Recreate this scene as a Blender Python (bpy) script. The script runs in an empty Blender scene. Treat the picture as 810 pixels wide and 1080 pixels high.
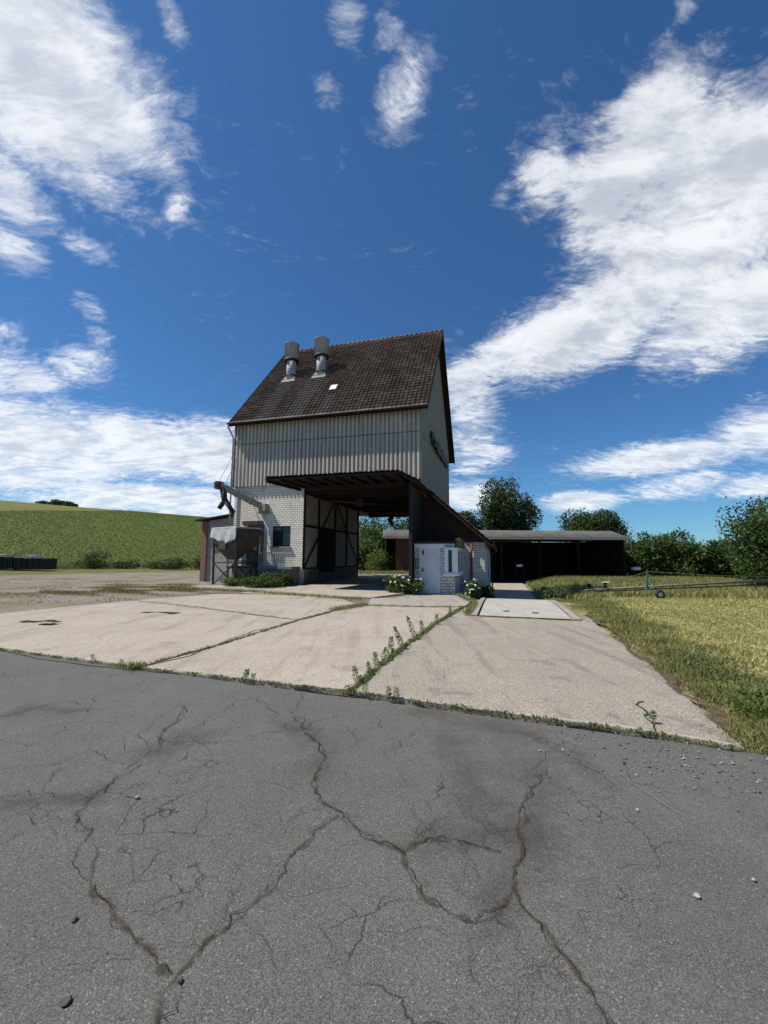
import bpy, math, random
import numpy as np
from mathutils import Vector, Matrix
R = math.radians
C = bpy.context.scene.collection
SC = bpy.context.scene
random.seed(7); rng = np.random.default_rng(11)

# ------------------------------------------------------------------ camera
EYE = 1.6
PITCH, ROLL = 0.10866, R(0.35)
cam_d = bpy.data.cameras.new('camera'); cam = bpy.data.objects.new('camera', cam_d); C.objects.link(cam)
cam_d.sensor_fit = 'VERTICAL'; cam_d.sensor_height = 24.0; cam_d.lens = 440.0 / 1080.0 * 24.0
cam_d.clip_start = 0.05; cam_d.clip_end = 6000
_f = Vector((0, math.cos(PITCH), math.sin(PITCH))); _u = Vector((0, -math.sin(PITCH), math.cos(PITCH))); _r = Vector((1, 0, 0))
_r2 = _r * math.cos(ROLL) + _u * math.sin(ROLL); _u2 = _u * math.cos(ROLL) - _r * math.sin(ROLL)
cam.matrix_world = Matrix(((_r2.x, _u2.x, -_f.x, 0), (_r2.y, _u2.y, -_f.y, 0), (_r2.z, _u2.z, -_f.z, EYE), (0, 0, 0, 1)))
SC.camera = cam
SC.cycles.transparent_max_bounces = 32

# ------------------------------------------------------------------ light and exposure
SUN_EL = R(57.0)
SUN_AZ = Vector((-0.997, -0.073, 0)).normalized()          # horizontal direction towards the sun
SUN_STRENGTH, SKY_STRENGTH = 4.8, 0.070
SC.view_settings.view_transform = 'Standard'; SC.view_settings.look = 'None'
SC.view_settings.gamma = 1; SC.view_settings.exposure = 0.46; SC.view_settings.use_curve_mapping = False
to_sun = (SUN_AZ * math.cos(SUN_EL) + Vector((0, 0, math.sin(SUN_EL)))).normalized()
sl = bpy.data.lights.new('sun', 'SUN'); sun = bpy.data.objects.new('sun', sl); C.objects.link(sun)
sl.energy = SUN_STRENGTH; sl.angle = R(0.5); sl.color = (1.0, 0.94, 0.84)
sun.rotation_euler = to_sun.to_track_quat('Z', 'Y').to_euler(); sun.location = (-30, -10, 60)

# traced ground lines, plants and cloud directions
CRACK_MAIN=[[[-0.924,4.425],[-0.615,3.876],[-0.467,3.569],[-0.496,3.273],[-0.455,3.025],[-0.356,2.89],[-0.257,2.815],[-0.172,2.677],[-0.015,2.533],[0.115,2.459],[0.256,2.575],[0.417,2.569],[0.552,2.507],[0.658,2.463]],[[-0.269,2.791],[-0.401,2.61],[-0.495,2.418],[-0.513,2.284],[-0.584,2.125],[-0.665,1.987],[-0.738,1.92],[-0.779,1.781],[-0.772,1.633],[-0.773,1.575]],[[-1.866,2.751],[-1.702,2.641],[-1.44,2.246],[-1.227,2.081],[-1.046,1.94],[-0.885,1.828],[-0.806,1.781]],[[-1.866,2.751],[-1.931,2.926],[-1.93,3.19],[-1.91,3.51],[-2.001,4.226],[-2.162,4.703]],[[1.255,3.363],[1.026,3.07],[0.905,2.903],[0.799,2.622],[0.69,2.359],[0.646,2.218],[0.557,2.107],[0.407,2.018],[0.273,2.104],[0.192,2.171],[0.122,2.354],[0.115,2.459]],[[0.646,2.218],[0.699,2.02],[0.748,1.848],[0.78,1.721],[0.799,1.584]]]
CRACK_MID=[[[-0.665,2.237],[-0.711,2.11],[-0.723,1.931]],[[-1.989,3.718],[-1.877,3.811],[-1.571,3.769],[-1.264,3.819],[-0.944,4.022],[-0.884,4.243]],[[-2.3,2.701],[-2.233,2.896],[-1.866,2.751]],[[-2.562,2.919],[-2.409,3.032],[-2.205,2.978],[-1.934,2.953]],[[-2.147,2.476],[-2.065,2.659],[-2.041,2.847],[-1.941,3.009]],[[-3.421,3.837],[-2.979,3.705],[-2.921,3.993],[-2.986,4.456],[-3.152,4.73],[-3.584,4.723],[-3.87,4.316]],[[-3.118,5.61],[-3.285,4.96],[-3.152,4.73]],[[-2.182,4.747],[-2.18,4.056],[-1.989,3.718]],[[-1.511,4.993],[-1.618,4.832],[-1.733,4.35],[-1.773,3.766],[-1.91,3.51]],[[-0.615,3.876],[-0.913,4.075],[-1.262,4.69],[-1.565,4.992]],[[-0.356,2.89],[-0.495,2.813],[-0.592,2.718]],[[-0.924,4.425],[-0.899,4.923],[-0.869,5.21]],[[-2.559,3.425],[-2.361,3.092],[-2.065,2.659]],[[-1.91,3.51],[-2.367,3.627],[-2.53,3.389],[-2.864,3.279]],[[-0.401,2.61],[-0.433,2.631],[-0.311,2.767]],[[-1.169,3.443],[-1.369,3.478],[-1.434,3.296],[-1.608,3.162],[-1.768,3.039]],[[0.51,2.055],[0.539,1.907],[0.608,1.827],[0.646,1.597]],[[0.608,1.827],[0.672,1.8],[0.723,1.791]],[[0.396,2.018],[0.368,1.885],[0.359,1.753]],[[0.417,2.569],[0.48,2.357],[0.486,2.277]],[[0.256,2.575],[0.486,2.798],[0.633,2.926]],[[0.498,2.705],[0.664,2.685],[0.813,2.664]],[[0.552,2.507],[0.592,2.62],[0.749,2.686]],[[-0.154,2.613],[0.011,2.553],[0.115,2.459]],[[0.115,2.459],[0.205,2.616],[0.332,2.749]],[[1.026,3.07],[1.0,3.192],[0.952,3.256]],[[0.557,2.107],[0.649,2.056],[0.699,2.02]],[[0.321,4.717],[0.364,4.322],[0.18,3.887],[-0.026,3.534]]]
SCRATCH=[[[0.811,4.101],[0.931,3.563],[1.013,3.13],[1.065,2.958]],[[1.745,3.405],[1.786,3.138],[1.823,2.939],[1.884,2.765]],[[2.728,3.277],[2.694,3.088]],[[1.571,4.007],[1.677,3.768]],[[0.879,2.096],[0.938,2.083]],[[1.463,2.909],[1.452,2.628]]]
STAIN=[[[-0.984,4.184],[-0.737,4.078],[-0.511,3.738],[-0.453,3.113]],[[-1.91,3.51],[-1.819,3.859],[-1.528,3.962]],[[-2.453,2.868],[-2.246,2.95],[-1.946,2.926],[-1.91,3.159]],[[0.589,4.097],[0.597,3.624],[0.679,3.126],[0.586,2.848]],[[0.171,2.535],[0.426,2.618],[0.785,2.621],[0.894,2.541]],[[0.49,2.019],[0.553,2.174],[0.69,2.359]],[[1.083,2.15],[1.25,2.099],[1.237,1.871]],[[1.301,3.633],[0.954,2.956],[0.8,2.502]],[[-3.724,4.258],[-3.776,4.647],[-3.419,4.515],[-3.032,4.521]],[[1.2,4.218],[1.535,3.722],[1.584,3.136]],[[0.218,4.716],[0.81,4.329],[1.31,4.003]]]
JOINT={"A":[[-3.486,6.132],[-2.948,7.668],[-2.104,10.722],[-1.47,12.602],[-0.605,13.975]],"B":[[-0.38,5.149],[-0.055,6.262],[0.448,7.847],[1.269,10.256],[2.626,13.749]],"FRONT":[[-8.935,8.177],[-6.473,7.265],[-3.486,6.132],[-0.379,5.132],[1.808,4.25],[2.475,3.999],[3.03,3.689]],"T1":[[-8.938,15.135],[-5.287,12.867],[-2.104,10.722]],"BACK":[[-10.417,11.578],[-10.146,13.604],[-9.33,15.791],[-7.188,18.409],[-4.137,17.704]],"BACK2":[[-5.879,17.586],[-3.943,16.881],[-2.336,16.221],[-0.611,14.11]],"T2":[[-0.605,13.975],[1.086,13.671],[2.688,13.752]],"EDGE":[[3.03,3.689],[3.375,4.684],[3.96,6.302],[4.574,8.41],[5.538,11.539],[6.204,13.932],[7.591,17.624]],"CR":[[2.475,3.999],[2.687,4.433],[2.919,4.852]],"PATCH":[[2.296,11.764],[3.657,11.286],[5.009,10.85]]}
WEEDS=[[-0.323,5.484,0.229],[-0.112,6.366,0.221],[-0.178,5.824,0.189],[0.123,7.027,0.326],[0.327,7.453,0.449],[0.602,8.288,0.5],[0.843,9.108,0.274],[1.252,10.115,0.281],[-0.206,5.017,0.151],[0.077,4.925,0.137],[0.162,4.895,0.136],[-4.443,6.6,0.076],[-3.84,6.332,0.073],[-1.741,5.456,0.19],[-1.658,5.497,0.115],[2.597,4.216,0.137],[1.79,11.381,0.317],[-0.0,6.592,0.229]]
CLOUDS=[[[0.518,0.6486,0.5577],[4.1006,-5.3275,1.4909],[-4.5034,-1.3393,4.8441],1.0],[[0.4056,0.7894,0.4608],[4.431,-2.7527,-0.2696],[-4.7421,-4.9116,11.5048],1.0],[[0.563,0.5692,0.5992],[1.3363,-11.1991,8.5486],[-4.6834,0.1574,3.417],1.0],[[0.4245,0.5901,0.6867],[15.1273,-0.8364,-9.3597],[1.7423,-10.4189,7.1487],0.8],[[0.2843,0.6755,0.6803],[11.9191,-10.1652,4.3776],[-11.9627,-4.7153,8.9454],0.46],[[0.3998,0.6589,0.6372],[9.2353,-7.569,1.2479],[-7.8306,-3.7849,8.0419],0.85],[[0.5954,0.6776,0.4317],[6.1139,-5.0845,-1.6108],[-4.3756,-4.1999,11.4693],1.0],[[0.2814,0.8472,0.4507],[8.4313,-3.7912,0.7537],[-8.4787,-8.5667,20.2883],0.9],[[0.2169,0.7073,0.6729],[35.5832,-6.2235,-5.6696],[-8.5837,-33.5835,37.3233],0.4],[[0.5529,0.8086,0.2011],[4.7525,-3.8372,-0.123],[-4.6358,-5.0805,30.6884],0.85],[[0.6604,0.7163,0.2253],[9.8166,-10.3949,2.0592],[-5.5036,-2.0745,20.5037],0.8],[[0.5748,0.8055,0.1437],[9.1537,-7.2974,0.8107],[-5.2462,-3.6472,37.9605],0.7],[[0.4255,0.8968,0.1211],[11.7481,-6.2044,0.5432],[-4.0229,-4.5639,43.7922],0.9],[[0.667,0.7333,0.1317],[12.1154,-11.7077,0.0386],[-4.5698,-5.2938,48.8308],0.8],[[0.4683,0.8621,0.1933],[8.6205,-5.1559,-0.4774],[-4.8619,-8.9848,49.2708],0.7],[[0.1926,0.9165,0.3507],[13.6945,-3.8989,1.2417],[-2.059,-3.129,7.8822],0.62],[[0.2084,0.9487,0.2377],[12.7401,-3.1487,-0.7051],[-0.757,-5.0112,18.5624],0.52],[[0.2,0.9693,0.1428],[11.3564,-2.8094,-0.3402],[-0.4727,-4.5114,27.7861],0.85],[[-0.4836,0.5123,0.7097],[6.5994,1.7726,2.5133],[4.6541,-6.5674,7.2082],1.0],[[-0.422,0.5855,0.6922],[11.9965,0.6194,6.0666],[-0.4399,-9.2136,6.8021],0.75],[[-0.5793,0.5931,0.5591],[12.9115,14.0588,-2.4284],[12.8081,-4.1557,16.7846],0.65],[[-0.6023,0.6266,0.4946],[16.6709,11.8411,4.2873],[12.209,-10.4602,27.1045],0.6],[[-0.3714,0.682,0.63],[29.7522,32.5078,-18.4411],[22.8476,-5.3787,18.4981],0.5],[[-0.5145,0.6726,0.5318],[21.3482,9.4988,7.6998],[11.4242,-20.5871,36.1477],0.42],[[-0.5096,0.5799,0.6356],[9.4853,3.3523,3.7589],[5.324,-8.1086,10.8795],0.7],[[-0.6345,0.7467,0.1998],[4.8681,3.055,1.5389],[0.5616,-3.5181,12.4276],1.0],[[-0.512,0.8295,0.2232],[5.5101,2.8582,-0.2219],[2.955,-3.0193,15.7607],0.95],[[-0.3762,0.8986,0.2258],[9.3704,3.5164,-0.5948],[2.6389,-3.1117,14.5653],0.85],[[-0.6406,0.7005,0.3146],[11.7232,8.2815,3.8428],[3.5164,-6.3296,19.6623],0.55],[[-0.5673,0.7439,0.3533],[12.2628,3.3822,11.1557],[-5.6906,-14.0278,18.9826],0.5],[[-0.5014,0.8566,0.122],[4.8773,2.2205,0.3544],[0.579,-5.0303,33.6001],0.95],[[-0.6478,0.7491,0.1385],[7.9662,6.0015,1.1914],[1.8035,-7.2581,44.0728],0.8],[[-0.5341,0.7406,0.4076],[34.9228,18.6807,10.5929],[9.2369,-19.0071,45.4126],0.45],[[-0.5371,0.7148,0.4478],[35.9018,18.7246,12.0557],[8.4655,-16.2137,34.9158],0.4],[[-0.6426,0.6681,0.3751],[24.6073,17.3131,9.9866],[9.6972,-15.7623,43.3536],0.45],[[-0.0632,0.5569,0.8282],[26.6532,5.8571,-2.5095],[15.4395,-20.147,14.1199],0.5],[[0.0276,0.6215,0.7829],[17.7545,-6.4153,3.828],[-14.678,-13.4116,10.5252],0.55],[[-0.0001,0.5713,0.8208],[37.7332,-7.8285,4.8455],[-17.1209,-25.1814,16.915],0.42],[[-0.3174,0.53,0.7864],[35.9509,20.625,-0.0229],[33.694,-18.1908,25.225],0.45],[[-0.0998,0.6191,0.779],[39.2355,2.0018,2.7921],[4.2058,-35.5272,28.1306],0.35],[[0.1311,0.6204,0.7733],[39.3506,-3.7063,-4.3426],[-7.7505,-42.9295,35.1104],0.25],[[0.4163,0.4987,0.7603],[47.879,-12.5138,-18.6632],[-17.6278,-27.049,26.7378],0.35],[[-0.4052,0.9079,0.107],[7.8461,2.904,0.3985],[0.1264,-5.1843,39.7938],0.8]]
# ------------------------------------------------------------------ node helpers
class NT:
    def __init__(s, tree): s.t = tree; s.n = tree.nodes; s.l = tree.links
    def new(s, typ, **kw):
        n = s.n.new(typ)
        for k, v in kw.items(): setattr(n, k, v)
        return n
    def put(s, sock, v):
        if isinstance(v, bpy.types.NodeSocket): s.l.new(v, sock)
        elif v is not None:
            if sock.type == 'RGBA' and len(v) == 3: v = (*v, 1)
            sock.default_value = v
    def math(s, op, a, b=None, c=None, clamp=False):
        n = s.new('ShaderNodeMath', operation=op); n.use_clamp = clamp
        s.put(n.inputs[0], a)
        if b is not None: s.put(n.inputs[1], b)
        if c is not None: s.put(n.inputs[2], c)
        return n.outputs[0]
    def vmath(s, op, a, b=None, out=0):
        n = s.new('ShaderNodeVectorMath', operation=op); s.put(n.inputs[0], a)
        if b is not None:
            s.put(n.inputs[3] if op == 'SCALE' else n.inputs[1], b)
        return n.outputs['Value'] if out == 'v' else n.outputs[0]
    def ramp(s, v, a, b, c=0.0, d=1.0, smooth=True):
        n = s.new('ShaderNodeMapRange'); n.interpolation_type = 'SMOOTHSTEP' if smooth else 'LINEAR'
        for i, q in enumerate((v, a, b, c, d)): s.put(n.inputs[i], q)
        return n.outputs[0]
    def mix(s, f, a, b, blend='MIX'):
        n = s.new('ShaderNodeMix', data_type='RGBA', blend_type=blend); n.clamp_factor = True
        s.put(n.inputs[0], f); s.put(n.inputs[6], a); s.put(n.inputs[7], b)
        return n.outputs[2]
    def noise(s, vec, scale, detail=4, rough=0.55, dist=0.0, dim='3D'):
        n = s.new('ShaderNodeTexNoise', noise_dimensions=dim)
        s.put(n.inputs['Vector'], vec); s.put(n.inputs['Scale'], scale); s.put(n.inputs['Detail'], detail)
        s.put(n.inputs['Roughness'], rough); s.put(n.inputs['Distortion'], dist)
        return n.outputs[0]
    def noisec(s, vec, scale, detail=3, rough=0.55):
        n = s.new('ShaderNodeTexNoise'); s.put(n.inputs['Vector'], vec); s.put(n.inputs['Scale'], scale); s.put(n.inputs['Detail'], detail); s.put(n.inputs['Roughness'], rough)
        return n.outputs[1]
    def voro(s, vec, scale, feature='F1', out=0, rnd=1.0):
        n = s.new('ShaderNodeTexVoronoi', feature=feature); s.put(n.inputs['Vector'], vec); s.put(n.inputs['Scale'], scale); s.put(n.inputs['Randomness'], rnd)
        return n.outputs[out]
    def white(s, vec):
        n = s.new('ShaderNodeTexWhiteNoise', noise_dimensions='3D'); s.put(n.inputs[0], vec); return n.outputs[0]
    def scalev(s, vec, sc):
        n = s.new('ShaderNodeMapping'); s.put(n.inputs[0], vec); n.inputs[3].default_value = sc; return n.outputs[0]
    def xyz(s, vec):
        n = s.new('ShaderNodeSeparateXYZ'); s.put(n.inputs[0], vec); return n.outputs[0], n.outputs[1], n.outputs[2]
    def comb(s, x, y, z=0.0):
        n = s.new('ShaderNodeCombineXYZ'); s.put(n.inputs[0], x); s.put(n.inputs[1], y); s.put(n.inputs[2], z); return n.outputs[0]

# ------------------------------------------------------------------ sky with clouds (by direction)
world = bpy.data.worlds.new('World'); SC.world = world; world.use_nodes = True
world.node_tree.nodes.clear(); w = NT(world.node_tree)
sky = w.new('ShaderNodeTexSky', sky_type='NISHITA'); sky.sun_disc = False
sky.sun_elevation = SUN_EL; sky.sun_rotation = math.atan2(SUN_AZ.x, SUN_AZ.y) % (2 * math.pi)
sky.altitude = 300; sky.air_density = 1.0; sky.dust_density = 0.35; sky.ozone_density = 3.0
dirv = w.vmath('NORMALIZE', w.new('ShaderNodeTexCoord').outputs['Generated'])
dx, dy, dz = w.xyz(dirv)
mask = None
for cdir, pa, pb, wt in CLOUDS:
    a = w.math('SUBTRACT', w.vmath('DOT_PRODUCT', dirv, pa, 'v'), sum(i * j for i, j in zip(cdir, pa)))
    b = w.math('SUBTRACT', w.vmath('DOT_PRODUCT', dirv, pb, 'v'), sum(i * j for i, j in zip(cdir, pb)))
    r = w.math('SQRT', w.math('ADD', w.math('MULTIPLY', a, a), w.math('MULTIPLY', b, b)))
    m = w.ramp(r, 1.8, 0.15, 0.0, wt * 1.08)
    mask = m if mask is None else w.math('MAXIMUM', mask, m)
den = w.math('ADD', w.math('MAXIMUM', dz, 0.0), 0.22)
pln = w.comb(w.math('DIVIDE', dx, den), w.math('DIVIDE', dy, den), 0.0)
def cloud_noise(p):
    wp = w.vmath('ADD', p, w.vmath('SCALE', w.vmath('SUBTRACT', w.noisec(p, 2.6, 2), (0.5, 0.5, 0.5)), 0.20))
    m_ = w.new('ShaderNodeMapping'); w.put(m_.inputs[0], wp); m_.inputs[2].default_value = (0, 0, R(-35)); m_.inputs[3].default_value = (0.95, 1.8, 1.0)
    v_ = m_.outputs[0]
    f1 = w.math('MULTIPLY', w.math('SUBTRACT', w.noise(v_, 2.1, 4, 0.55, 0.15), 0.5), 1.25)
    f2 = w.math('MULTIPLY', w.math('SUBTRACT', w.noise(v_, 7.0, 8, 0.66, 0.3), 0.5), 1.15)
    return w.math('ADD', f1, f2), w.math('MULTIPLY', w.math('SUBTRACT', w.noise(v_, 22.0, 7, 0.70, 0.25), 0.5), 1.0)
fa, fine = cloud_noise(pln); fb, fine_b = cloud_noise(w.vmath('ADD', pln, (-0.085, -0.03, 0.0)))
fld = w.math('ADD', fa, fine)
cov = w.math('ADD', w.math('SUBTRACT', mask, 0.32), w.math('MULTIPLY', fld, w.ramp(mask, 0.0, 0.3, 0.0, 1.0)))
alpha = w.math('SUBTRACT', 1.0, w.math('POWER', 2.718, w.math('MULTIPLY', w.ramp(cov, -0.10, 1.0, 0.0, 1.0, False), -2.5)))
alpha = w.math('MULTIPLY', alpha, w.ramp(cov, -0.18, 0.40))
veil = w.math('MULTIPLY', w.ramp(w.math('ADD', mask, w.math('ADD', w.math('MULTIPLY', fine, 1.1), w.math('MULTIPLY', fa, 0.5))), 0.12, 0.75), 0.42)
alpha = w.math('MAXIMUM', alpha, veil)
lit = w.math('ADD', w.math('SUBTRACT', fa, fb), w.math('MULTIPLY', fine, 0.55))
shade = w.math('ADD', w.math('MULTIPLY', w.ramp(lit, -0.32, 0.22, 1.0, 0.0), 0.62), w.math('MULTIPLY', w.ramp(w.math('ADD', cov, w.math('MULTIPLY', fb, 0.9)), 0.35, 1.3), 0.45), clamp=True)
ccol = w.mix(w.math('MULTIPLY', shade, w.ramp(cov, 0.02, 0.5)), (11.6, 11.7, 11.8), (6.2, 6.7, 7.3))
skyc = w.mix(1.0, sky.outputs[0], (0.47, 0.83, 1.12), 'MULTIPLY')
final = w.mix(w.math('MULTIPLY', alpha, 0.97), skyc, ccol)
bg = w.new('ShaderNodeBackground'); w.put(bg.inputs[0], final); bg.inputs[1].default_value = SKY_STRENGTH
wo = w.new('ShaderNodeOutputWorld'); w.l.new(bg.outputs[0], wo.inputs[0])
# ------------------------------------------------------------------ materials
def mat(name, rough=0.8, metallic=0.0, spec=0.3):
    m = bpy.data.materials.new(name); m.use_nodes = True; m.node_tree.nodes.clear()
    t = NT(m.node_tree); p = t.new('ShaderNodeBsdfPrincipled'); o = t.new('ShaderNodeOutputMaterial'); t.l.new(p.outputs[0], o.inputs[0])
    p.inputs['Roughness'].default_value = rough; p.inputs['Metallic'].default_value = metallic; p.inputs['Specular IOR Level'].default_value = spec
    t.p = p; t.m = m; t.o = o
    return t
def uv(t): return t.new('ShaderNodeTexCoord').outputs['UV']
def ob(t): return t.new('ShaderNodeTexCoord').outputs['Object']
def col(t, c): t.put(t.p.inputs['Base Color'], c)
def bump(t, h, strength=0.5, dist=0.02):
    b = t.new('ShaderNodeBump'); b.inputs['Strength'].default_value = strength; b.inputs['Distance'].default_value = dist
    t.put(b.inputs['Height'], h); t.l.new(b.outputs[0], t.p.inputs['Normal'])
M = {}
def worn(name, a, b, scale=2.0, rough=0.75, metallic=0.0, dirt=None, dirt_amt=0.5, bmp=0.15, stretch=(1, 1, 1)):
    t = mat(name, rough, metallic); v = t.scalev(ob(t), stretch)
    n = t.noise(v, scale, 6, 0.65); c = t.mix(t.ramp(n, 0.3, 0.7), a, b)
    if dirt:
        d = t.ramp(t.noise(v, scale * 2.7, 7, 0.7), 0.52, 0.68, 0, dirt_amt); c = t.mix(d, c, dirt)
    col(t, c); bump(t, t.noise(v, scale * 8, 4, 0.6), bmp, 0.01); M[name] = t.m; return t.m
def brick(name, face_a, face_b, mortar, bw=0.26, rh=0.125, stain=(0.10, 0.095, 0.085), stain_amt=0.55):
    t = mat(name, 0.9); v = uv(t)
    vw = t.vmath('ADD', v, t.vmath('SCALE', t.vmath('SUBTRACT', t.noisec(v, 3.0, 2), (0.5, 0.5, 0.5)), 0.018))
    b = t.new('ShaderNodeTexBrick'); t.put(b.inputs['Vector'], vw); b.inputs['Scale'].default_value = 1.0
    b.inputs['Brick Width'].default_value = bw; b.inputs['Row Height'].default_value = rh; b.inputs['Mortar Size'].default_value = 0.016; b.inputs['Mortar Smooth'].default_value = 0.35; b.inputs['Bias'].default_value = 0.0
    b.inputs['Color1'].default_value = (*face_a, 1); b.inputs['Color2'].default_value = (*face_b, 1); b.inputs['Mortar'].default_value = (*mortar, 1)
    x, y, z = t.xyz(v)
    st = t.ramp(t.noise(t.scalev(v, (1.0, 0.35, 1)), 1.6, 7, 0.7), 0.5, 0.75, 0, stain_amt)
    low = t.math('MULTIPLY', t.ramp(y, 0.9, 0.05), t.ramp(t.noise(v, 4, 5, 0.7), 0.3, 0.7, 0.1, 0.8))
    c = t.mix(st, b.outputs[0], stain); c = t.mix(low, c, (0.13, 0.125, 0.10))
    col(t, c); h = t.math('SUBTRACT', t.math('MULTIPLY', t.noise(v, 40, 3), 0.3), b.outputs[1]); bump(t, h, 0.7, 0.012)
    M[name] = t.m
brick('white_brick', (0.84, 0.80, 0.71), (0.70, 0.665, 0.585), (0.33, 0.31, 0.26), stain=(0.14, 0.125, 0.10))
brick('booth_brick', (0.66, 0.645, 0.605), (0.54, 0.525, 0.49), (0.25, 0.24, 0.22), stain_amt=0.45)
brick('red_brick', (0.27, 0.085, 0.05), (0.20, 0.06, 0.04), (0.22, 0.19, 0.16), 0.25, 0.08)
# corrugated fibre cement
def sheet(name, a, b, seam_z, dirt):
    t = mat(name, 0.8); v = ob(t); x, y, z = t.xyz(v)
    streak = t.noise(t.scalev(v, (5.0, 5.0, 0.35)), 1.4, 6, 0.65)
    c = t.mix(t.ramp(streak, 0.3, 0.72), a, b)
    pan = t.white(t.comb(t.math('FLOOR', t.math('MULTIPLY', x, 1.0)), t.math('FLOOR', t.math('MULTIPLY', t.math('SUBTRACT', z, 5.9), 0.382)), t.math('FLOOR', y))); c = t.mix(t.math('MULTIPLY', pan, 0.35), c, b)
    c = t.mix(t.ramp(t.noise(v, 0.9, 6, 0.7), 0.5, 0.8, 0, 0.45), c, dirt)
    c = t.mix(t.ramp(t.noise(t.scalev(v, (7.0, 7.0, 0.5)), 1.0, 5, 0.7), 0.62, 0.72, 0, 0.5), c, (0.15, 0.115, 0.085))
    for sz in seam_z:
        c = t.mix(t.ramp(t.math('ABSOLUTE', t.math('SUBTRACT', z, sz)), 0.035, 0.015, 0, 0.8), c, (0.05, 0.048, 0.045))
    col(t, c); bump(t, t.noise(v, 30, 4), 0.15, 0.01); M[name] = t.m
sheet('cladding', (0.58, 0.545, 0.46), (0.38, 0.355, 0.30), (8.52,), (0.24, 0.225, 0.19))
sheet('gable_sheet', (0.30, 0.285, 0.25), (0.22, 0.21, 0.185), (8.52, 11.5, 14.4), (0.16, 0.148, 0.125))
# tiles: uv in tile units
def tiles(name, cols, lich, streaks=()):
    t = mat(name, 0.85); v = uv(t); x, y, z = t.xyz(v)
    cell = t.comb(t.math('FLOOR', x), t.math('FLOOR', y), 0.0)
    rnd = t.white(cell); c = t.mix(rnd, cols[0], cols[1]); c = t.mix(t.ramp(t.white(t.vmath('ADD', cell, (7.3, 1.1, 4.0))), 0.8, 0.84, 0, 0.8), c, cols[2])
    big = t.noise(t.scalev(v, (0.12, 0.16, 1)), 1.0, 6, 0.7)
    fine = t.noise(t.scalev(v, (1.3, 1.3, 1)), 1.3, 5, 0.7)
    l = t.math('MULTIPLY', t.ramp(big, 0.40, 0.62), t.ramp(fine, 0.42, 0.62, 0.0, 0.85))
    c = t.mix(l, c, lich)
    fx = t.math('FRACT', x); fy = t.math('FRACT', y)
    for (x0, x1, y1) in streaks:
        m_ = t.math('MULTIPLY', t.math('MULTIPLY', t.ramp(x, x0 - 0.6, x0 + 0.3), t.ramp(x, x1 + 0.6, x1 - 0.3)), t.ramp(y, y1 + 0.3, y1 - 0.3))
        c = t.mix(t.math('MULTIPLY', m_, t.ramp(fine, 0.3, 0.65, 0.25, 0.75)), c, (0.19, 0.175, 0.16))
    col(t, c); bump(t, fine, 0.3, 0.02); M[name] = t.m
worn('dark_timber', (0.024, 0.017, 0.013), (0.013, 0.010, 0.008), 3, 0.85, stretch=(1, 1, 0.2))
worn('plank', (0.060, 0.030, 0.021), (0.030, 0.017, 0.013), 4, 0.85, stretch=(4, 4, 0.3), dirt=(0.03, 0.022, 0.018))
worn('soffit', (0.032, 0.019, 0.014), (0.018, 0.012, 0.009), 2, 0.9, stretch=(0.4, 3, 3), dirt=(0.02, 0.015, 0.012))
worn('cream_infill', (0.50, 0.455, 0.37), (0.38, 0.345, 0.28), 1.2, 0.9, dirt=(0.14, 0.125, 0.10), dirt_amt=0.6)
worn('plinth_concrete', (0.20, 0.195, 0.18), (0.13, 0.125, 0.115), 1.5, 0.9, dirt=(0.06, 0.055, 0.05), dirt_amt=0.7)
worn('grey_render', (0.33, 0.32, 0.30), (0.24, 0.235, 0.22), 1.4, 0.9, dirt=(0.12, 0.115, 0.10))
worn('galvanised', (0.42, 0.44, 0.47), (0.31, 0.33, 0.36), 2.2, 0.55, 0.0, dirt=(0.24, 0.22, 0.20), dirt_amt=0.35, stretch=(2, 2, 0.6))
worn('cowl_steel', (0.42, 0.44, 0.47), (0.31, 0.33, 0.36), 2.2, 0.6, 0.0, dirt=(0.3, 0.29, 0.28), dirt_amt=0.35, stretch=(2, 2, 0.5))
worn('zinc_flashing', (0.21, 0.205, 0.19), (0.14, 0.135, 0.125), 4, 0.65, 0.1, dirt=(0.12, 0.11, 0.10))
worn('dark_steel', (0.055, 0.052, 0.05), (0.030, 0.028, 0.027), 4, 0.6, 0.3, dirt=(0.11, 0.05, 0.025), dirt_amt=0.7)
worn('rusty_steel', (0.14, 0.062, 0.032), (0.075, 0.038, 0.024), 5, 0.85, 0.1, dirt=(0.04, 0.03, 0.025), dirt_amt=0.8)
worn('arm_paint', (0.36, 0.315, 0.25), (0.25, 0.215, 0.17), 5, 0.7, 0.1, dirt=(0.20, 0.18, 0.15), dirt_amt=0.5)
worn('white_paint', (0.74, 0.76, 0.78), (0.64, 0.66, 0.68), 2.5, 0.55, dirt=(0.42, 0.41, 0.38), dirt_amt=0.35, bmp=0.05)
worn('pale_door', (0.64, 0.655, 0.67), (0.55, 0.565, 0.58), 1.5, 0.5, dirt=(0.36, 0.37, 0.36), dirt_amt=0.4, bmp=0.05)
worn('grey_door', (0.17, 0.18, 0.22), (0.12, 0.125, 0.15), 2.5, 0.6, dirt=(0.13, 0.07, 0.045), dirt_amt=0.6)
worn('rail_grey', (0.50, 0.48, 0.44), (0.38, 0.36, 0.33), 6, 0.7, 0.1, dirt=(0.17, 0.09, 0.05), dirt_amt=0.6)
worn('tarpaulin', (0.42, 0.44, 0.46), (0.31, 0.33, 0.35), 2, 0.6, dirt=(0.20, 0.19, 0.17))
worn('funnel_paint', (0.10, 0.095, 0.085), (0.065, 0.06, 0.055), 3, 0.8, 0.1, dirt=(0.15, 0.07, 0.035), dirt_amt=0.8)
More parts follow.
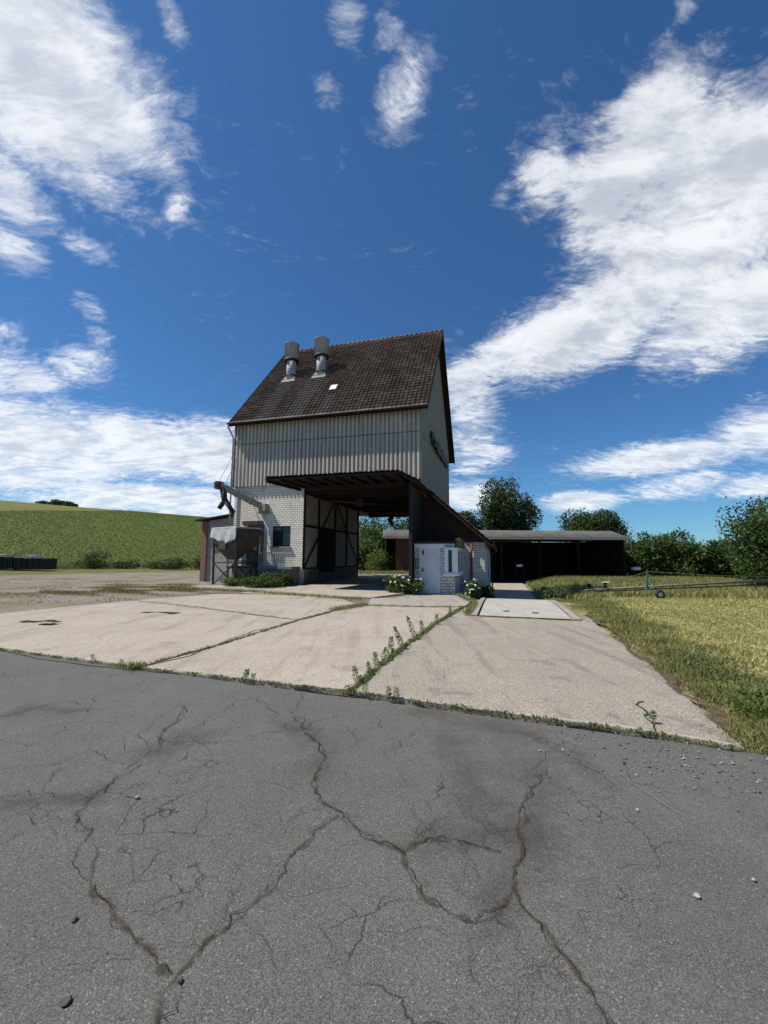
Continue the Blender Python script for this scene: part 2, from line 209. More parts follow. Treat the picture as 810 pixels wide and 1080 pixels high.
worn('hopper_paint', (0.075, 0.075, 0.07), (0.045, 0.045, 0.045), 3, 0.7, 0.1, dirt=(0.16, 0.065, 0.03), dirt_amt=0.75)
worn('green_paint', (0.055, 0.155, 0.095), (0.04, 0.11, 0.07), 5, 0.6, 0.1, dirt=(0.12, 0.08, 0.05))
worn('rubber', (0.022, 0.022, 0.022), (0.035, 0.034, 0.032), 8, 0.85)
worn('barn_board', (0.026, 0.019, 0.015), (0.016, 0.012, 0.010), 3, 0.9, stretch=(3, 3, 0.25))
worn('red_brown_board', (0.11, 0.045, 0.03), (0.08, 0.034, 0.023), 3, 0.85, stretch=(4, 4, 0.3))
worn('barn_roof_sheet', (0.125, 0.118, 0.11), (0.075, 0.072, 0.068), 0.7, 0.9, dirt=(0.07, 0.065, 0.06), dirt_amt=0.7)
worn('olive_sheet', (0.13, 0.115, 0.065), (0.09, 0.08, 0.05), 4, 0.8)
worn('container_paint', (0.013, 0.013, 0.013), (0.022, 0.020, 0.019), 2, 0.7, 0.1, dirt=(0.10, 0.06, 0.04), dirt_amt=0.5)
worn('black_letter', (0.018, 0.018, 0.018), (0.03, 0.028, 0.026), 5, 0.6)
worn('red_pipe', (0.17, 0.035, 0.028), (0.12, 0.03, 0.024), 5, 0.6)
worn('bark', (0.085, 0.065, 0.048), (0.045, 0.036, 0.028), 6, 0.95, bmp=0.6, stretch=(2, 2, 0.5))
worn('stone', (0.34, 0.33, 0.31), (0.17, 0.165, 0.155), 14, 0.9)
worn('stone_dark', (0.085, 0.08, 0.075), (0.05, 0.048, 0.045), 20, 0.9)
worn('drain_pipe', (0.45, 0.46, 0.46), (0.33, 0.34, 0.34), 4, 0.5, 0.2)
t = mat('glass', 0.08, 0.0, 0.5); col(t, (0.02, 0.024, 0.026)); M['glass'] = t.m
# foliage: every leaf is an island with its own tone
def leafy(name, cols, trans=0.35, rough=0.65):
    t = mat(name, rough, 0, 0.25); g = t.new('ShaderNodeNewGeometry').outputs['Random Per Island']
    r = t.new('ShaderNodeValToRGB'); cr = r.color_ramp
    for i, c_ in enumerate(cols):
        e = cr.elements[i] if i < 2 else cr.elements.new(0.5)
        e.position = i / (len(cols) - 1); e.color = (*c_, 1)
    t.put(r.inputs[0], g)
    big = t.noise(ob(t), 0.45, 3); c = t.mix(t.ramp(big, 0.35, 0.65, 0, 0.85 if 'grass' in name else 0.45), r.outputs[0], t.mix(0.5, r.outputs[0], cols[0]))
    col(t, c); tr = t.new('ShaderNodeBsdfTranslucent'); t.put(tr.inputs[0], t.mix(0.4, c, (0.18, 0.22, 0.03)))
    mx = t.new('ShaderNodeMixShader'); mx.inputs[0].default_value = trans
    t.l.new(t.p.outputs[0], mx.inputs[1]); t.l.new(tr.outputs[0], mx.inputs[2]); t.l.new(mx.outputs[0], t.o.inputs[0]); M[name] = t.m
leafy('leaf_dark', [(0.020, 0.040, 0.012), (0.030, 0.058, 0.016), (0.045, 0.080, 0.022)], 0.2)
leafy('leaf_mid', [(0.028, 0.055, 0.014), (0.045, 0.085, 0.020), (0.075, 0.12, 0.030)], 0.25)
leafy('leaf_bright', [(0.050, 0.085, 0.018), (0.08, 0.125, 0.026), (0.13, 0.17, 0.045)], 0.3)
leafy('leaf_grey', [(0.045, 0.070, 0.030), (0.07, 0.10, 0.045), (0.10, 0.13, 0.06)], 0.25)
leafy('leaf_crop', [(0.082, 0.112, 0.026), (0.10, 0.135, 0.032), (0.13, 0.16, 0.042)], 0.2)
leafy('grass_hay', [(0.16, 0.20, 0.045), (0.33, 0.315, 0.105), (0.62, 0.53, 0.31)], 0.25)
leafy('grass_green', [(0.095, 0.135, 0.030), (0.22, 0.225, 0.075), (0.48, 0.41, 0.21)], 0.3)
leafy('grass_dry', [(0.09, 0.095, 0.035), (0.19, 0.155, 0.075), (0.28, 0.22, 0.12)], 0.2)
leafy('petal', [(0.75, 0.74, 0.70), (0.82, 0.82, 0.80), (0.70, 0.68, 0.60)], 0.2)

# ground covers
t = mat('asphalt', 0.88, 0, 0.25); v = ob(t)
big = t.noise(v, 0.7, 6, 0.6); mid = t.noise(v, 5, 6, 0.65); fin = t.noise(v, 160, 3, 0.7)
c = t.mix(t.ramp(big, 0.3, 0.7), (0.074, 0.0745, 0.073), (0.110, 0.110, 0.107)); c = t.mix(t.ramp(mid, 0.4, 0.75, 0, 0.5), c, (0.072, 0.070, 0.066))
c = t.mix(t.ramp(t.noise(v, 16, 5, 0.75), 0.42, 0.66, 0, 0.45), c, (0.055, 0.053, 0.05)); c = t.mix(t.ramp(t.noise(v, 1.6, 6, 0.7), 0.5, 0.7, 0, 0.35), c, (0.155, 0.15, 0.14))
vw = t.vmath('ADD', v, t.vmath('SCALE', t.vmath('SUBTRACT', t.noisec(v, 5.0, 4), (0.5, 0.5, 0.5)), 0.16))
crz = t.math('MULTIPLY', t.ramp(t.voro(vw, 2.3, 'DISTANCE_TO_EDGE'), 0.010, 0.002), t.ramp(t.noise(v, 0.9, 3, 0.5), 0.50, 0.60)); crz2 = t.math('MULTIPLY', t.ramp(t.voro(vw, 5.5, 'DISTANCE_TO_EDGE'), 0.016, 0.003), t.ramp(t.noise(v, 1.1, 3, 0.5), 0.56, 0.64))
wear = t.ramp(t.noise(v, 2.4, 7, 0.62), 0.545, 0.575, 0, 0.28); c = t.mix(wear, c, (0.058, 0.057, 0.055)); crk_ = t.math('MAXIMUM', crz, crz2)
c = t.mix(t.ramp(fin, 0.34, 0.70, 0.0, 0.8), t.mix(0.6, c, (0.02, 0.02, 0.02)), t.mix(0.5, c, (0.27, 0.26, 0.24)))
vd = t.voro(v, 70, 'F1', 0); vc = t.white(t.voro(v, 70, 'F1', 2))
c = t.mix(t.math('MULTIPLY', t.ramp(vd, 0.30, 0.16), t.ramp(vc, 0.80, 0.9, 0, 0.7)), c, (0.30, 0.295, 0.28))
c = t.mix(t.math('MULTIPLY', crk_, 0.8), c, (0.024, 0.021, 0.018))
col(t, c); bump(t, t.math('SUBTRACT', t.math('ADD', fin, t.math('MULTIPLY', vd, -0.5)), t.math('MULTIPLY', crk_, 1.5)), 0.55, 0.006); M['asphalt'] = t.m
def concrete(name, a, b, stain, grain=(0.5, 0.46)):
    t = mat(name, 0.92, 0, 0.2); v = ob(t)
    big = t.noise(v, 0.55, 6, 0.65); mid = t.noise(v, 3.5, 7, 0.7); fin = t.math('ADD', t.math('MULTIPLY', t.noise(v, 110, 3, 0.75), 0.5), t.math('MULTIPLY', t.noise(v, 48, 4, 0.75), 0.5))
    c = t.mix(t.ramp(big, 0.32, 0.68), a, b); c = t.mix(t.ramp(mid, 0.46, 0.78, 0, 0.7), c, stain)
    c = t.mix(t.ramp(fin, 0.41, 0.59), t.mix(0.6, c, (0.08, 0.07, 0.06)), t.mix(0.35, c, (0.62, 0.57, 0.50)))
    vd = t.voro(v, 34, 'F1', 0); vc = t.white(t.voro(v, 34, 'F1', 2))
    c = t.mix(t.math('MULTIPLY', t.ramp(vd, 0.34, 0.2), t.ramp(vc, 0.86, 0.92, 0, 0.6)), c, (0.12, 0.11, 0.10))
    mp = t.new('ShaderNodeMapping'); t.put(mp.inputs[0], v); mp.inputs[2].default_value = (0, 0, R(19)); mp.inputs[3].default_value = (2.2, 0.22, 1)
    sw = t.noise(mp.outputs[0], 1.3, 5, 0.6); c = t.mix(t.ramp(sw, 0.5, 0.66, 0, 0.5), c, stain)
    sp = t.ramp(t.noise(v, 1.1, 6, 0.6), 0.60, 0.64, 0, 0.42); c = t.mix(sp, c, stain)
    dr = t.math('MULTIPLY', t.ramp(t.voro(v, 3.1, 'F1', 0), 0.11, 0.05), t.ramp(t.white(t.voro(v, 3.1, 'F1', 2)), 0.82, 0.85, 0, 0.6)); c = t.mix(dr, c, (0.09, 0.08, 0.07))
    col(t, c); bump(t, t.math('ADD', fin, vd), 0.5, 0.006); M[name] = t.m
concrete('concrete', (0.375, 0.323, 0.26), (0.29, 0.25, 0.203), (0.20, 0.172, 0.14))
concrete('concrete_worn', (0.262, 0.230, 0.188), (0.186, 0.164, 0.136), (0.115, 0.103, 0.09))
concrete('concrete_lip', (0.46, 0.42, 0.36), (0.36, 0.33, 0.285), (0.25, 0.225, 0.195))
concrete('concrete_grey', (0.30, 0.275, 0.25), (0.22, 0.205, 0.19), (0.15, 0.14, 0.13))
concrete('concrete_pale', (0.42, 0.41, 0.385), (0.35, 0.34, 0.32), (0.24, 0.23, 0.215))
# strips with feathered edges (vertex attribute 'a')
def strip(name, c0, c1, sc, thr, amt):
    t = mat(name, 0.95, 0, 0.1); at = t.new('ShaderNodeAttribute'); at.attribute_name = 'a'
    n = t.noise(ob(t), sc, 5, 0.7); col(t, t.mix(t.ramp(n, 0.35, 0.65), c0, c1))
    k = t.ramp(t.math('ADD', at.outputs['Fac'], t.math('MULTIPLY', t.math('SUBTRACT', n, 0.5), 1.1)), thr[0], thr[1], 0, amt)
    tr = t.new('ShaderNodeBsdfTransparent'); mx = t.new('ShaderNodeMixShader'); t.put(mx.inputs[0], k)
    t.l.new(tr.outputs[0], mx.inputs[1]); t.l.new(t.p.outputs[0], mx.inputs[2]); t.l.new(mx.outputs[0], t.o.inputs[0]); M[name] = t.m
strip('crack_dark', (0.016, 0.014, 0.012), (0.045, 0.034, 0.022), 45, (0.30, 0.75), 0.88)
strip('crack_thin', (0.026, 0.023, 0.02), (0.055, 0.045, 0.035), 30, (0.35, 0.8), 0.72)
strip('scratch_pale', (0.20, 0.195, 0.18), (0.16, 0.155, 0.145), 60, (0.45, 0.9), 0.6)
strip('stain_dark', (0.050, 0.047, 0.044), (0.065, 0.06, 0.055), 9, (0.10, 1.5), 0.34)
strip('crack_moss', (0.062, 0.050, 0.034), (0.05, 0.045, 0.03), 9, (0.45, 1.2), 0.55)
strip('worn_lip', (0.44, 0.40, 0.345), (0.33, 0.30, 0.255), 12, (0.25, 0.75), 0.8)
strip('joint_soil', (0.035, 0.028, 0.018), (0.055, 0.055, 0.022), 10, (0.25, 0.6), 1.0)
strip('oil', (0.03, 0.024, 0.02), (0.06, 0.045, 0.035), 6, (0.35, 0.7), 0.95)
strip('soil_edge', (0.075, 0.055, 0.038), (0.11, 0.085, 0.055), 5, (0.3, 0.8), 1.0)
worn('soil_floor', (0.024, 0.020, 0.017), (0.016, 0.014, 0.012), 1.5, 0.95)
worn('weed_stem', (0.10, 0.13, 0.04), (0.12, 0.09, 0.04), 9, 0.8)
worn('auger_steel', (0.15, 0.145, 0.135), (0.10, 0.095, 0.09), 5, 0.6, 0.2, dirt=(0.12, 0.07, 0.045))
leafy('gravel_chip', [(0.05, 0.049, 0.046), (0.12, 0.117, 0.11), (0.28, 0.27, 0.255)], 0.0, 0.9)
leafy('leaf_weed', [(0.055, 0.10, 0.022), (0.09, 0.15, 0.035), (0.15, 0.20, 0.06)], 0.3)
# ------------------------------------------------------------------ mesh helpers
TH = R(15.8); P0 = Vector((-4.716, 24.298, 0))
AX = Vector((math.cos(TH), -math.sin(TH), 0)); AY = Vector((math.sin(TH), math.cos(TH), 0))
def LW(x, y, z=0.0): return P0 + AX * x + AY * y + Vector((0, 0, z))      # yard frame (along / behind the tower front) -> world
def WL(p): q = Vector((p[0], p[1], 0)) - P0; return q.dot(AX), q.dot(AY)
ORG = {}
def sm(a, b, x):
    t_ = np.clip((x - a) / (b - a), 0, 1); return t_ * t_ * (3 - 2 * t_)
def dip(x, y):
    qx, qy = x - P0.x, y - P0.y
    lx = qx * AX.x + qy * AX.y; ly = qx * AY.x + qy * AY.y
    return -1.1 * sm(6.9, 9.5, lx) * sm(-7.0, 9.0, ly) * (1 - 0.55 * sm(13.3, 17.0, lx))
def gz(x, y):
    x = np.asarray(x, float); y = np.asarray(y, float)
    u = -0.788 * x + 0.616 * y
    sp = lambda q, k: np.where(q / k > 30, q, k * np.log1p(np.exp(np.minimum(q / k, 30))))
    ue = 360 - sp(360 - u, 30)
    return 0.131 * sp(ue - 62, 5.0) + dip(x, y)

class MB:
    def __init__(s): s.v = []; s.f = []; s.sm = []; s.uv = None
    def add(s, vs, fs, smooth=False):
        k = len(s.v); s.v += [Vector(q) for q in vs]
        for f in fs: s.f.append([k + i for i in f]); s.sm.append(smooth)
        return s
    def box(s, x0, y0, z0, x1, y1, z1):
        vs = [(x, y, z) for z in (z0, z1) for y in (y0, y1) for x in (x0, x1)]
        return s.add(vs, [(0, 2, 3, 1), (4, 5, 7, 6), (0, 1, 5, 4), (2, 6, 7, 3), (0, 4, 6, 2), (1, 3, 7, 5)])
    def bar(s, a, b, w, h, up=(0, 0, 1)):
        a, b = Vector(a), Vector(b); d = (b - a).normalized(); up = Vector(up)
        if abs(d.dot(up)) > 0.98: up = Vector((0, 1, 0))
        r = d.cross(up).normalized(); u = r.cross(d).normalized()
        vs = [p + r * (w / 2 * i) + u * (h / 2 * j) for p in (a, b) for i, j in ((-1, -1), (1, -1), (1, 1), (-1, 1))]
        return s.add(vs, [(0, 1, 2, 3), (7, 6, 5, 4), (0, 4, 5, 1), (1, 5, 6, 2), (2, 6, 7, 3), (3, 7, 4, 0)])
    def tube(s, pts, rad, seg=10, cap=True):
        pts = [Vector(p) for p in pts]; n = len(pts); rad = rad if isinstance(rad, (list, tuple)) else [rad] * n
        rings = []; pr = None
        for i, p in enumerate(pts):
            d = (pts[min(i + 1, n - 1)] - pts[max(i - 1, 0)]).normalized()
            if pr is None: pr = d.orthogonal().normalized()
            else:
                pr = pr - d * pr.dot(d); pr = pr.normalized() if pr.length > 1e-4 else d.orthogonal().normalized()
            b = d.cross(pr)
            rings.append([p + (pr * math.cos(k / seg * 2 * math.pi) + b * math.sin(k / seg * 2 * math.pi)) * rad[i] for k in range(seg)])
        k0 = len(s.v); s.v += [q for r_ in rings for q in r_]
        for i in range(n - 1):
            for k in range(seg):
                s.f.append([k0 + i * seg + k, k0 + i * seg + (k + 1) % seg, k0 + (i + 1) * seg + (k + 1) % seg, k0 + (i + 1) * seg + k]); s.sm.append(True)
        if cap:
            s.f.append([k0 + k for k in range(seg)][::-1]); s.sm.append(False)
            s.f.append([k0 + (n - 1) * seg + k for k in range(seg)]); s.sm.append(False)
        return s
    def prism(s, poly, vec):
        poly = [Vector(p) for p in poly]; vec = Vector(vec); n = len(poly)
        fs = [list(range(n))[::-1], [n + i for i in range(n)]] + [[i, (i + 1) % n, n + (i + 1) % n, n + i] for i in range(n)]
        return s.add(poly + [p + vec for p in poly], fs)
    def build(s, name, m, parent=None, bevel=0.0, uvs=None, recalc=True):
        me = bpy.data.meshes.new(name); o = bpy.data.objects.new(name, me); C.objects.link(o)
        off = Vector((0, 0, 0))
        if parent is not None:
            o.parent = parent; off = ORG.get(parent.name, off); ORG[o.name] = off
        me.from_pydata([tuple(q - off) for q in s.v], [], s.f)
        me.polygons.foreach_set('use_smooth', s.sm)
        if recalc and uvs is None:
            import bmesh
            bm = bmesh.new(); bm.from_mesh(me); bmesh.ops.recalc_face_normals(bm, faces=bm.faces); bm.to_mesh(me); bm.free()
        ul = me.uv_layers.new(name='UVMap')
        if uvs is not None: ul.data.foreach_set('uv', np.asarray([uvs[i] for f in s.f for i in f], float).ravel())
        else:
            for p in me.polygons:
                n = p.normal; ax = max(range(3), key=lambda i: abs(n[i]))
                for li in p.loop_indices:
                    q = me.vertices[me.loops[li].vertex_index].co + off
                    ul.data[li].uv = (q.y, q.z) if ax == 0 else ((q.x, q.z) if ax == 1 else (q.x, q.y))
        me.materials.append(M[m])
        if bevel:
            b = o.modifiers.new('bevel', 'BEVEL'); b.width = bevel; b.segments = 2; b.limit_method = 'ANGLE'
        return o
def tag(o, label=None, cat=None, group=None, kind=None):
    if label: o['label'] = label
    if cat: o['category'] = cat
    if group: o['group'] = group
    if kind: o['kind'] = kind
    return o
def thing(name, label, cat, org, group=None, rot=-TH, world_org=None):
    """Empty at the thing's base. Its parts are given in yard coordinates; org is the base in that frame."""
    o = bpy.data.objects.new(name, None); C.objects.link(o); o.empty_display_size = 0.3
    o.location = world_org if world_org is not None else LW(*org); o.rotation_euler = (0, 0, rot)
    ORG[o.name] = Vector(org); return tag(o, label, cat, group)
def quads(name, V, m, parent=None, loc=None):
    """N free quads (N,4,3) as one mesh; V is relative to loc."""
    N = len(V); me = bpy.data.meshes.new(name); me.vertices.add(N * 4); me.vertices.foreach_set('co', np.ascontiguousarray(V, np.float32).ravel())
    me.loops.add(N * 4); me.loops.foreach_set('vertex_index', np.arange(N * 4, dtype=np.int32)); me.polygons.add(N)
    me.polygons.foreach_set('loop_start', np.arange(0, N * 4, 4, dtype=np.int32)); me.update(calc_edges=True)
    me.materials.append(M[m]); o = bpy.data.objects.new(name, me); C.objects.link(o)
    if parent is not None: o.parent = parent
    if loc is not None: o.location = loc
    return o
def unit(v): return v / np.maximum(np.linalg.norm(v, axis=-1, keepdims=True), 1e-9)
def leaf_quads(P, size, up_bias=0.5, aspect=0.6):
    n = len(P); nrm = unit(rng.normal(size=(n, 3)) + np.array([0, 0, up_bias])); a = unit(np.cross(nrm, rng.normal(size=(n, 3)))); b = np.cross(nrm, a)
    sz = size * rng.uniform(0.6, 1.35, (n, 1)); L = a * sz; Wd = b * sz * aspect * 0.5; curl = nrm * sz * rng.uniform(-0.15, 0.25, (n, 1))
    return np.stack([P - L * 0.5, P + Wd + curl, P + L * 0.5, P - Wd + curl], 1)
def blades(P, h, w, lean=0.35):
    n = len(P); az = rng.uniform(0, 2 * np.pi, n); d = np.stack([np.cos(az), np.sin(az), np.zeros(n)], 1)
    h = (h * rng.uniform(0.5, 1.3, n))[:, None]; ln = rng.uniform(0.1, 1, (n, 1)) * lean * 2
    az2 = rng.uniform(0, 2 * np.pi, n); sd = np.stack([np.cos(az2), np.sin(az2), np.zeros(n)], 1) * (w * rng.uniform(0.6, 1.4, n))[:, None] * 0.5
    mid = P + d * h * ln * 0.25 + np.array([0, 0, 1.0]) * h * 0.5; tip = P + d * h * ln + np.array([0, 0, 1.0]) * h * np.sqrt(np.maximum(0.08, 1 - (ln * 0.7) ** 2))
    return np.stack([P - sd * 0.6, mid - sd, tip, mid + sd], 1)
def ribbon(name, lines, width, z0, m, parent, jitter=0.012, sub=7, widthvar=0.5, follow=False, grow=(1.0, 0.0)):
    """Feathered strip meshes along ground polylines; attribute a is 1 in the middle and 0 at the borders."""
    V = []; F = []; A = []
    for li, pts in enumerate(lines):
        P = np.array(pts, float)
        for it in range((4 if jitter > 0.01 else 3) if jitter else 2):
            mids = (P[:-1] + P[1:]) / 2; seg = np.linalg.norm(P[1:] - P[:-1], axis=1)
            mids = mids + rng.normal(size=mids.shape) * (seg * jitter * 6)[:, None]
            Q = np.empty((len(P) + len(mids), 2)); Q[0::2] = P; Q[1::2] = mids; P = Q
        T = np.gradient(P, axis=0); T = unit(T); Nn = np.stack([-T[:, 1], T[:, 0]], 1)
        wv = width * (1 + widthvar * np.interp(np.arange(len(P)), np.linspace(0, len(P), 9 + len(P) // 4), rng.uniform(-1, 1, 9 + len(P) // 4)))
        wv = wv * (grow[0] + grow[1] * P[:, 1])
        k = len(V); zz = z0 + li * 0.0002
        for i, (p, n_, w_) in enumerate(zip(P, Nn, wv)):
            e = 0.0 if i in (0, len(P) - 1) else 1.0
            for sgn in (-1, 0, 1):
                q = p + n_ * w_ * sgn; V.append((q[0], q[1], zz + (float(gz(q[0], q[1])) if follow else 0))); A.append(e if sgn == 0 else 0.0)
        for i in range(len(P) - 1):
            b = k + i * 3; F += [(b, b + 1, b + 4, b + 3), (b + 1, b + 2, b + 5, b + 4)]
    me = bpy.data.meshes.new(name); me.from_pydata(V, [], F); at = me.attributes.new('a', 'FLOAT', 'POINT'); at.data.foreach_set('value', np.array(A, np.float32))
    me.materials.append(M[m]); o = bpy.data.objects.new(name, me); C.objects.link(o)
    if parent is not None: o.parent = parent
    return o

# ------------------------------------------------------------------ ground, hill, road, yard slabs
gx = np.sinh(np.linspace(-5.2, 5.2, 231)) * 9.0
V = [(x, y) for y in gx + 14 for x in gx]; VX = np.array(V)
VZ = gz(VX[:, 0], VX[:, 1]) - 0.035 + 0.012 * np.sin(VX[:, 0] * 1.7) * np.sin(VX[:, 1] * 1.3)
n_ = len(gx); mb = MB(); mb.v = [Vector((a, b, c_)) for (a, b), c_ in zip(V, VZ)]
mb.f = [[j * n_ + i, j * n_ + i + 1, (j + 1) * n_ + i + 1, (j + 1) * n_ + i] for j in range(n_ - 1) for i in range(n_ - 1)]; mb.sm = [True] * len(mb.f)
t = mat('ground', 0.95, 0, 0.15); v = ob(t); x, y, z = t.xyz(v)
u_ = t.math('ADD', t.math('MULTIPLY', x, -0.788), t.math('MULTIPLY', y, 0.616)); nb = t.noise(v, 0.25, 5, 0.65)
gv1, gv2, gv3 = t.noise(v, 0.35, 6, 0.7), t.noise(v, 6, 6, 0.75), t.noise(v, 30, 4, 0.75)
grav = t.mix(t.ramp(gv2, 0.3, 0.7), (0.10, 0.088, 0.07), (0.20, 0.18, 0.15)); grav = t.mix(t.ramp(gv3, 0.40, 0.65, 0, 0.55), grav, (0.33, 0.30, 0.26)); grav = t.mix(t.ramp(gv1, 0.46, 0.62, 0, 0.8), grav, (0.13, 0.11, 0.05))
hay = t.mix(t.ramp(gv2, 0.3, 0.7), (0.19, 0.17, 0.065), (0.33, 0.28, 0.135)); hay = t.mix(t.ramp(gv1, 0.4, 0.7, 0, 0.7), hay, (0.085, 0.105, 0.025))
row = t.noise(t.scalev(v, (0.02, 0.10, 0.02)), 1.0, 4, 0.6); ff = t.noise(v, 1.2, 6, 0.8)
fld_ = t.mix(t.ramp(row, 0.35, 0.65), (0.082, 0.112, 0.026), (0.108, 0.142, 0.034)); fld_ = t.mix(t.ramp(ff, 0.35, 0.7, 0, 0.6), fld_, (0.024, 0.048, 0.012))
up = t.mix(t.ramp(row, 0.3, 0.7), (0.115, 0.108, 0.026), (0.15, 0.13, 0.036)); up = t.mix(t.ramp(ff, 0.4, 0.7, 0, 0.5), up, (0.07, 0.075, 0.02))
side = t.math('SUBTRACT', t.math('MULTIPLY', t.math('ADD', x, 90.0), -0.943), t.math('MULTIPLY', t.math('SUBTRACT', y, 100.0), 0.332))
fld_ = t.mix(t.math('MULTIPLY', t.ramp(t.math('ADD', side, t.math('MULTIPLY', nb, 6)), 22, 28), 0.85), fld_, up)
c = grav
c = t.mix(t.ramp(t.math('ADD', u_, t.math('MULTIPLY', nb, 8.0)), 47, 50), c, t.mix(0.5, fld_, (0.12, 0.10, 0.045)))
c = t.mix(t.ramp(t.math('ADD', u_, t.math('MULTIPLY', nb, 5.0)), 55, 57), c, fld_)
mead = t.math('SUBTRACT', t.math('MULTIPLY', t.math('SUBTRACT', x, 3.6), 0.957), t.math('MULTIPLY', t.math('SUBTRACT', y, 5.0), 0.289))
c = t.mix(t.ramp(t.math('ADD', mead, t.math('MULTIPLY', t.math('SUBTRACT', nb, 0.5), 0.8)), -0.25, 0.15), c, hay)
c = t.mix(t.ramp(t.math('ADD', y, t.math('MULTIPLY', nb, 6)), 52, 56), c, fld_)
col(t, c); bump(t, t.math('ADD', gv2, gv3), 0.8, 0.03); M['ground'] = t.m
uvz = [(q.x, q.y) for q in mb.v]
tag(mb.build('ground', 'ground', uvs=uvz), kind='structure')

# road: one sheet in front of the slab edge
f0, f1 = Vector((-6.47, 7.26, 0)), Vector((3.03, 3.69, 0)); fd = (f1 - f0).normalized(); fn = Vector((fd.y, -fd.x, 0))
mb = MB(); a0, a1 = f0 - fd * 45, f1 + fd * 40; ns = 40
for k in range(ns + 1):
    p = a0.lerp(a1, k / ns); mb.v += [p + Vector((0, 0, 0.002)), p + fn * 24 + Vector((0, 0, 0.002))]
for k in range(ns): mb.f.append([2 * k, 2 * k + 1, 2 * k + 3, 2 * k + 2]); mb.sm.append(False)
road = tag(mb.build('road', 'asphalt', uvs=[(q.x, q.y) for q in mb.v]), kind='structure')
def blots(name, lines, minor, z0, m, parent):
    V = []; F = []; A = []; n = 40; rr = (0.0, 0.3, 0.55, 0.78, 1.0)
    for li, pts in enumerate(lines):
        for k in range(len(pts) - 1):
            a, b = np.array(pts[k]), np.array(pts[k + 1]); L = np.linalg.norm(b - a); t_ = (b - a) / L; nn = np.array([-t_[1], t_[0]]); c_ = (a + b) / 2; k0 = len(V)
            for ri in rr:
                for j in range(n):
                    an = j / n * 2 * math.pi; w_ = 1 + 0.18 * math.sin(3 * an + li) + 0.12 * math.sin(5 * an + k)
                    q = c_ + (t_ * math.cos(an) * (L * 0.5 + minor) + nn * math.sin(an) * minor * (1 + 0.4 * math.sin(li * 2.3))) * ri * w_; V.append((q[0], q[1], z0 + (li * 4 + k) * 0.00007)); A.append((1 - ri) ** 1.2)
            for i in range(len(rr) - 1):
                for j in range(n): F.append((k0 + i * n + j, k0 + i * n + (j + 1) % n, k0 + (i + 1) * n + (j + 1) % n, k0 + (i + 1) * n + j))
    me = bpy.data.meshes.new(name); me.from_pydata(V, [], F); at = me.attributes.new('a', 'FLOAT', 'POINT'); at.data.foreach_set('value', np.array(A, np.float32)); me.materials.append(M[m])
    o = bpy.data.objects.new(name, me); C.objects.link(o); o.parent = parent; return o
blots('stain', STAIN[:6] + STAIN[7:], 0.30, 0.0035, 'stain_dark', road)
ribbon('moss_seam', CRACK_MAIN, 0.032, 0.0075, 'crack_moss', road, 0.014, widthvar=0.9)
ribbon('crack', CRACK_MAIN, 0.0042, 0.0100, 'crack_dark', road, 0.020, widthvar=0.85, grow=(0.75, 0.13))
ribbon('hairline_crack', CRACK_MID, 0.0034, 0.0125, 'crack_thin', road, 0.022, widthvar=0.8, grow=(0.6, 0.24))
twigs = []
for ln in CRACK_MAIN + CRACK_MID:
    L_ = np.array(ln)
    for k in range(len(L_) - 1):
        if rng.random() < 0.6:
            a_, b_ = L_[k], L_[k + 1]; t_ = (b_ - a_); an = math.atan2(t_[1], t_[0]) + rng.choice((-1, 1)) * rng.uniform(0.4, 1.3); p_ = a_ + t_ * rng.random(); st = [p_]
            for q_ in range(rng.integers(2, 5)): an += rng.normal() * 0.45; st.append(st[-1] + np.array([math.cos(an), math.sin(an)]) * rng.uniform(0.06, 0.16))
            twigs.append(st)
ribbon('fine_crack', twigs, 0.0026, 0.0180, 'crack_thin', road, 0.02)
ribbon('scratch', SCRATCH, 0.008, 0.0160, 'scratch_pale', road, 0.004, widthvar=0.8)

# concrete yard slabs (raised 25 mm), edges slightly broken
def slab(poly, m, name='pavement', top=0.025, rag=0.015, fall=None):
    P = []; n = len(poly)
    for i in range(n):
        a, b = np.array(poly[i]), np.array(poly[(i + 1) % n]); L = np.linalg.norm(b - a); k = max(2, int(L / 0.16))
        nr = np.array([b[1] - a[1], a[0] - b[0]]) / L; off = 0
        for j in range(k):
            off = off * 0.7 + rng.normal() * rag * 0.5; q = a + (b - a) * j / k + nr * (off if j else 0); P.append((q[0], q[1], 0))
    mb = MB(); n = len(P); mb.v = [Vector((p[0], p[1], -0.06)) for p in P] + [Vector((p[0], p[1], top)) for p in P]
    mb.f = [[n + i for i in range(n)]] + [[i, (i + 1) % n, n + (i + 1) % n, n + i] for i in range(n)]; mb.sm = [False] * len(mb.f)
    if fall:
        for q in mb.v: q.z += fall(q)
    return tag(mb.build(name, m, recalc=True), kind='structure')
def lerp2(a, b, k): return (a[0] + (b[0] - a[0]) * k, a[1] + (b[1] - a[1]) * k)
jA, jB, jF, jE = JOINT['A'], JOINT['B'], JOINT['FRONT'], JOINT['EDGE']; T1, T2, BK = JOINT['T1'], JOINT['T2'], JOINT['BACK']
def sh(p, dx=0.0, dy=0.0): return (p[0] + AX.x * dx + AY.x * dy, p[1] + AX.y * dx + AY.y * dy)
g = 0.025
